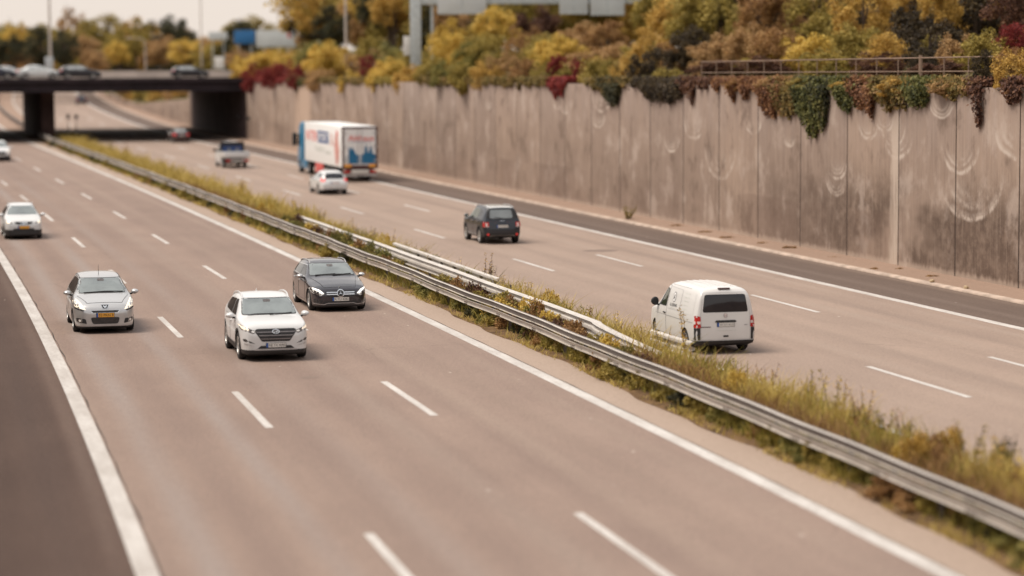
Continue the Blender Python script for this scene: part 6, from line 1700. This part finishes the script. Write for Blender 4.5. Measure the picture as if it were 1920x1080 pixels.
# bushes on the bank above the low wall seen under the bridge
for k, (s, d, w, h, kind) in enumerate(((280, 37.2, 2.4, 3.0, 'rust'), (288, 37.4, 2.6, 2.8, 'tan'), (297, 37.2, 2.6, 2.9, 'ochre'), (306, 37.4, 2.8, 2.8, 'rust'), (316, 37.2, 2.6, 2.8, 'tan'), (327, 37.0, 2.8, 2.9, 'ochre'),
                                         (338, 37.0, 3.0, 3.0, 'olive'), (350, 36.8, 3.2, 3.2, 'olive'), (364, 36.6, 3.2, 3.0, 'ochre'), (380, 36.8, 3.4, 3.4, 'rust'))):
    p = pos(s, d); p.z = wall_top(s)
    r0 = tag(empty('bush', p, k), WORD[kind] + ' bush on the bank above the low wall seen under the bridge', 'bush', 'bushes on the bank under the bridge')
    c_ = leafy(r0, 'crown', CROWNS[k % 5][0], LM[kind]); c_.location = (0, 0, h * .42); c_.scale = (w, w, h * .55)

# ---------------------------------------------------------------- ivy hanging down the wall
def ivy(u0, u1, drop, kind, label, seed, top=.35, thick=.32, n=None, skew=0.0, mass=False):
    """leaves hanging over the wall face between two stations"""
    ss = np.arange(60, 240, .1); uu = np.array([960 + F_PX * Vector((pos(s, 33.85).x, pos(s, 33.85).y, 0)).dot(_r) / Vector((pos(s, 33.85).x, pos(s, 33.85).y, 0)).dot(Vector((math.sin(YAW), math.cos(YAW), 0))) for s in ss]) if 'uu' not in IV else IV['uu']
    IV['uu'] = uu
    sa, sb = sorted((float(ss[np.argmin(abs(uu - u0))]), float(ss[np.argmin(abs(uu - u1))])))
    rg = np.random.default_rng(seed)
    L = sb - sa
    n = n or int(min(7000, 560 * L * (drop + top) + 300))
    strands = max(3, int(L * 2.4))
    a = rg.random(strands); prof = 1 - np.abs((a - .5 - skew) * 1.7) ** 2
    if mass:
        strands = max(6, int(L * 7)); a = rg.random(strands); prof = np.clip(1 - np.abs((a - .5 - skew) * 1.9) ** 2.4, .12, 1)
        ln = drop * prof * rg.uniform(.72, 1.06, strands); wd = rg.uniform(.08, .16, strands)
    else:
        ln = drop * np.clip(prof, .2, 1) * np.clip(rg.gamma(2.2, .22, strands), .10, 1.05); ln[np.argmax(prof)] = drop
        wd = rg.uniform(.12, .34, strands)
    k = rg.integers(0, strands, n); t = rg.random(n) ** (.75 + .5 * rg.random(strands))[k]
    s = sa + L * a[k] + rg.normal(0, 1, n) * wd[k] * (1.5 - t * 1.1); z = top - t * (ln[k] + top)
    th = thick * np.sqrt(np.clip(1.05 - t, 0.05, 1)) * (.5 + .5 * rg.random(n))
    p = vpos(s, 33.86 - rg.random(n) * th); p[:, 2] = TOPZ + z + rg.normal(0, .04, n)
    over = z > .02
    q = vpos(s, 33.7 + rg.random(n) * .9); p[over, :2] = q[over, :2]
    h0 = heading((sa + sb) / 2); out = np.array([-math.cos(h0), math.sin(h0), .35])
    nv = rg.normal(0, .55, (n, 3)) + out; nv /= np.linalg.norm(nv, axis=1)[:, None]
    tt = np.cross(nv, rg.normal(0, 1, (n, 3))); tt /= np.linalg.norm(tt, axis=1)[:, None]; b = np.cross(nv, tt)
    sz = (rg.uniform(.07, .17, n))[:, None]
    v = np.stack([p - tt * sz * .5, p + b * sz * .4, p + tt * sz * .5, p - b * sz * .4], 1).reshape(-1, 3)
    o = link_mesh('hanging_ivy', np_mesh('foliage', v, np.arange(n * 4), np.full(n, 4), LM[kind]))
    tag(o, label, 'creeper', 'creepers hanging down the retaining wall')
IV = {}
for k, a in enumerate((
    (452, 575, .5, 'red', 'wide dark red creeper hanging over the wall end by the bridge'),
    (545, 578, .9, 'ivygreen', 'small green creeper on the wall left of the pale panel'),
    (692, 745, .35, 'olive', 'olive creeper on the wall right of the lorry'),
    (780, 935, .35, 'ivymix', 'thin creeper fringe below the left gantry panel'),
    (1028, 1062, .8, 'red', 'narrow red creeper tongue hanging on the wall'),
    (1098, 1172, .6, 'ivymix', 'olive-brown creeper under the broad olive bush'),
    (1126, 1166, 1.15, 'darkgreen', 'dark pointed creeper tip under the broad olive bush'),
    (1185, 1285, .9, 'umber', 'dark brown creeper mass left of the railing'),
    (1268, 1330, .9, 'maroon', 'dark red-brown creeper below the left end of the railing'),
    (1345, 1415, .7, 'ivyrust', 'thin rust creeper with trailing strands under the railing'),
    (1412, 1470, 1.35, 'ivyrust', 'orange-red creeper left of the big green ivy'),
    (1440, 1500, 1.35, 'ivymix', 'olive-brown creeper touching the big green ivy'),
    (1480, 1556, 2.0, 'ivygreen', 'big green ivy hanging lowest of all on the wall'),
    (1520, 1554, 1.7, 'darkgreen', 'dark right flank of the big green ivy'),  # separate dark foliage paints the side turned from the sun
    (1556, 1612, 1.0, 'ivygreen', 'green ivy patch right of the big green ivy'),
    (1594, 1650, 1.15, 'ivyrust', 'rust-red creeper tongue right of the green patch'),
    (1632, 1704, 1.05, 'ivymix', 'slanting olive-brown creeper left of the lime streak'),
    (1690, 1742, .8, 'ivygreen', 'green ivy corner above the lime streak'),
    (590, 700, .30, 'ivymix', 'thin uneven creeper fringe on the wall top above the lorry'),
    (925, 1030, .40, 'ivymix', 'thin uneven creeper fringe under the orange-red bush'),
    (1740, 1830, .45, 'ivymix', 'thin uneven creeper fringe right of the lime streak'),
    (1822, 1852, 1.3, 'maroon', 'dark maroon vine trailing far down near the right edge'),
    (1862, 1925, .5, 'maroon', 'short dark creeper at the right edge of the wall'))):
    big = a[0] in (1412, 1480, 1556, 1594, 1632, 1690, 1440, 1520, 1126, 1185)
    ivy(*a, seed=300 + k, mass=big, thick=.55 if big else .38, skew=-.12 if big else 0)

# ---------------------------------------------------------------- single plants in the median and along the wall
def shrub(s, d, r_, h, kind, label, group, name='weed_clump', cat='weed'):
    p = pos(s, d, .03)
    r0 = tag(empty(name, p, _pr.uniform(0, 6.28)), label, cat, group)
    o = leafy(r0, 'foliage', SHRUBS[_pr.randrange(3)], LM[kind]); o.scale = (r_, r_, h)
    return r0
gA, gB, gC, gD = 'leafy weeds under the near guard rail', 'weeds between the guard rails', 'tall weeds in the dry grass', 'tufts on the paved verge at the foot of the wall'
s = 27.0
while s < 225:
    far_k = 1 + max(0, s - 80) / 90
    kind = _pr.choice(['green', 'green', 'olive', 'olive', 'darkgreen', 'olive', 'green', 'rust'])
    if not (80 < s < 86.5):
        shrub(s, _pr.uniform(14.82, 15.15), _pr.uniform(.26, .55) * far_k ** .4, _pr.uniform(.28, .50), kind, WORD[kind] + ' leafy weed growing under the near guard rail', gA)
    s += _pr.uniform(.45, 1.25) * far_k
for s, d, r_, h, kind, lb in ((66, 15.45, .55, .55, 'green', 'green leafy clump between the rails beside the dark grey estate'), (72, 15.4, .5, .5, 'olive', 'olive clump between the rails'), (69, 15.5, .5, .5, 'green', 'green clump lying against the second rail'),
    (62.6, 15.4, .55, .55, 'maroon', 'dark red dead clump between the rails'), (64, 15.3, .5, .5, 'maroon', 'dark red dead clump, second of the row between the rails'), (61, 15.35, .5, .5, 'rust', 'rust brown dead clump between the rails'), (60, 15.3, .45, .45, 'maroon', 'dark red clump before the bright yellow clump'),
    (57.6, 15.35, .5, .62, 'yellow', 'bright yellow leafy clump reaching over the near rail'), (58.8, 15.4, .5, .55, 'olive', 'olive brown clump left of the bright yellow clump'), (56.6, 15.4, .45, .6, 'green', 'green clump right of the bright yellow clump'), (55.2, 15.5, .5, .45, 'maroon', 'dark red clump before the sloping end of the second rail'),
    (53.8, 16.3, .6, .4, 'rust', 'rust brown clump behind the sloping rail end'), (76, 15.4, .5, .45, 'rust', 'rust clump between the rails near the open posts'), (90, 15.4, .55, .5, 'olive', 'olive clump between the rails farther up'), (96, 15.5, .6, .55, 'rust', 'dark rust clump between the rails farther up'), (102, 15.6, .6, .6, 'maroon', 'dark clump at the far end of the second rail')):
    shrub(s, d, r_, h, kind, lb, gB)
def stalk(s, d, h, n, kind, label, spread=.10, group=None):
    p = pos(s, d, .03)
    r0 = tag(empty('tall_weed', p, _pr.uniform(0, 6.28)), label, 'weed', group or gC)
    mb = MB(); vv, ff = [], []
    rr = random.Random(int(s * 100 + d * 10))
    for j in range(n):
        a = rr.uniform(0, 6.28); hh = h * rr.uniform(.65, 1.0); sp_ = spread * rr.uniform(.3, 1.6)
        b = Vector((math.cos(a) * .05, math.sin(a) * .05, 0)); e = b + Vector((math.cos(a) * sp_ * hh, math.sin(a) * sp_ * hh, hh))
        m_ = b.lerp(e, .5) + Vector((0, 0, .05 * hh))
        mb.tube([b, m_, e], [.009, .007, .003], 5)
        for q in range(int(34 * hh)):
            t = rr.uniform(.12, 1.0); c_ = b.lerp(e, t) + Vector((rr.gauss(0, .035), rr.gauss(0, .035), rr.gauss(0, .02)))
            z = rr.uniform(.03, .06) * (1.25 - t * .6)
            u_ = Vector((rr.gauss(0, 1), rr.gauss(0, 1), rr.gauss(0, .7))).normalized(); w_ = u_.cross(Vector((rr.gauss(0, 1), rr.gauss(0, 1), 1))).normalized()
            k0 = len(vv); vv += [c_ - u_ * z, c_ + w_ * z * .45, c_ + u_ * z, c_ - w_ * z * .45]; ff.append((k0, k0 + 1, k0 + 2, k0 + 3))
    mb.build('stem', M['bark'], r0)
    MB().add(vv, ff).build('leaves', LM[kind], r0)
for s, d, h, n, kind, lb in (
    (57.5, 17.35, 1.55, 3, 'ochre', 'tall thin ochre weed standing just left of the white van'),
    (59.0, 17.2, .9, 3, 'ochre', 'shorter ochre weed beside the tall one left of the van'),
    (77.5, 17.0, 1.15, 6, 'maroon', 'dark brown bushy dead weed below the dark blue SUV'),
    (79.0, 17.2, 1.3, 2, 'ochre', 'thin ochre weed reaching up to the dark blue SUV'),
    (73.0, 17.1, .85, 9, 'yellow', 'yellow-green bushy weed in the median, left of the lane dash'),
    (71.0, 17.0, .7, 4, 'rust', 'rust weed right of the yellow-green bushy weed'),
    (68.5, 17.2, .8, 3, 'ochre', 'twin-stemmed ochre weed in the middle of the median'),
    (66.0, 17.1, .7, 5, 'rust', 'low rust weed in the dry grass'),
    (64.0, 17.0, .6, 5, 'rust', 'low rust weed in the dry grass'),
    (61.5, 17.1, .6, 5, 'rust', 'low rust weed in the dry grass'),
    (55.5, 17.3, .45, 6, 'olive', 'olive weed in front of the van\'s rear wheel'),
    (54.3, 17.4, .45, 6, 'olive', 'olive weed below the van\'s bumper'),
    (48.6, 17.3, .95, 3, 'olive', 'first tall olive weed right of the van'),
    (47.0, 17.35, 1.0, 3, 'ochre', 'second tall weed right of the van, with seed head'),
    (45.8, 17.4, 1.05, 2, 'ochre', 'third thin tall weed right of the van'),
    (44.2, 17.2, .7, 5, 'olive', 'olive weed in the near dry grass'),
    (42.8, 17.1, .7, 5, 'olive', 'olive weed in the near dry grass'),
    (38.6, 17.15, .95, 8, 'darkgreen', 'dark green bushy weed near the right edge of the picture'),
    (39.6, 17.3, .85, 3, 'olive', 'thin olive weed left of the dark green bushy weed'),
    (36.8, 17.0, .8, 6, 'green', 'green weed near the right edge of the picture'),
    (35.4, 17.0, .75, 6, 'olive', 'yellowish weed at the right edge of the picture'),
    (34.2, 17.3, .9, 3, 'olive', 'thin weed at the right edge of the picture'),
    (120, 17.4, 1.1, 8, 'yellow', 'yellow bushy weed in the median below the white pickup'),
    (137, 17.6, 1.3, 10, 'yellow', 'bright yellow-green shrub in the far median'),
    (98, 17.3, .9, 6, 'olive', 'olive weed left of the second rail\'s far end'),
    (104, 17.4, .95, 6, 'ochre', 'ochre weed in the far dry grass'),
    (112, 17.5, .95, 6, 'ochre', 'ochre weed in the far dry grass'),
    (88, 17.3, .8, 5, 'rust', 'rust weed in the dry grass beside the third rail'),
    (205, 17.6, 1.2, 10, 'olive', 'olive bush at the bridge end of the median'),
    (222, 17.4, 1.3, 10, 'yellow', 'yellow-green bush near the bridge pier'),
    (196, 17.8, 1.2, 10, 'rust', 'rust bush in the median before the bridge')):
    stalk(s, d, h, n, kind, lb, .16)
stalk(112.5, 32.7, .72, 22, 'olive', 'largest olive tuft on the verge, standing apart far up', .5, gD)
_wr = random.Random(21)
for k in range(46):
    s = _wr.uniform(55, 110); d = _wr.uniform(15.15, 15.6)
    if 76.5 < s < 85: continue
    kind = _wr.choice(['green', 'olive', 'maroon', 'rust', 'green', 'yellow', 'rust'])
    shrub(s, d, _wr.uniform(.32, .6), _wr.uniform(.5, .8), kind, WORD[kind] + ' leafy clump rising between the near and the second guard rail', 'clumps between the near and second rails')
for k in range(70):
    s = 28 + 95 * _wr.random() ** 1.3; d = _wr.uniform(16.15, 17.45)
    if 77 < s < 85 or (50 < s < 63 and d > 16.6): continue
    kind = _wr.choice(['olive', 'green', 'yellow', 'olive', 'ochre', 'rust', 'green'])
    shrub(s, d, _wr.uniform(.22, .48), _wr.uniform(.25, .6), kind, WORD[kind] + ' leafy clump among the dry grass of the median', 'leafy clumps in the dry grass')
for k in range(56):
    s = 28 + 90 * _wr.random() ** 1.2; d = _wr.uniform(16.5, 17.55)
    if 51 < s < 60: continue
    kind = _wr.choice(['olive', 'ochre', 'rust', 'ochre', 'green', 'yellow'])
    stalk(s, d, _wr.uniform(.5, 1.1), _wr.randint(2, 5), kind, WORD[kind] + ' spindly weed in the dry grass of the median', .22)
for s, d, r_, h, kind, lb in ((107, 33.3, .6, .2, 'rust', 'flat dead weed on the verge'), (102.5, 33.1, .55, .2, 'rust', 'flat dead weed on the verge'), (99, 32.9, .45, .16, 'rust', 'flat dead weed on the verge'),
    (95.5, 33.2, .5, .2, 'rust', 'flat dead weed on the verge'), (92.5, 33.3, .45, .2, 'rust', 'flat dead weed on the verge'), (87.6, 33.3, .5, .16, 'rust', 'broad dead weed at the wall foot left of the lime streak'), (81.8, 33.4, .3, .12, 'rust', 'small brown weed at the wall foot right of the lime streak'), (82.2, 32.6, .3, .12, 'rust', 'small rust weed on the kerb'), (78.6, 33.3, .45, .12, 'rust', 'flat dead weed on the verge')):
    shrub(s, d, r_ * .8, h * (.75 if r_ < .46 else .5), kind, lb, gD, 'verge_weed')
for k, (s, d) in enumerate(((76.5, 32.3), (73.9, 32.35))):
    bm = bmesh.new(); bmesh.ops.create_icosphere(bm, subdivisions=2, radius=.09)
    rr = random.Random(k)
    for q in bm.verts: q.co *= rr.uniform(.8, 1.15); q.co.z *= .7
    me = bpy.data.meshes.new('stone'); bm.to_mesh(me); bm.free(); me.materials.append(M['stone'])
    o = link_mesh('stone', me); p = pos(s, d, .13); o.location = p
    tag(o, ('left' if k == 0 else 'right') + ' one of two yellowish stones lying on the verge kerb', 'stone', 'stones on the kerb')
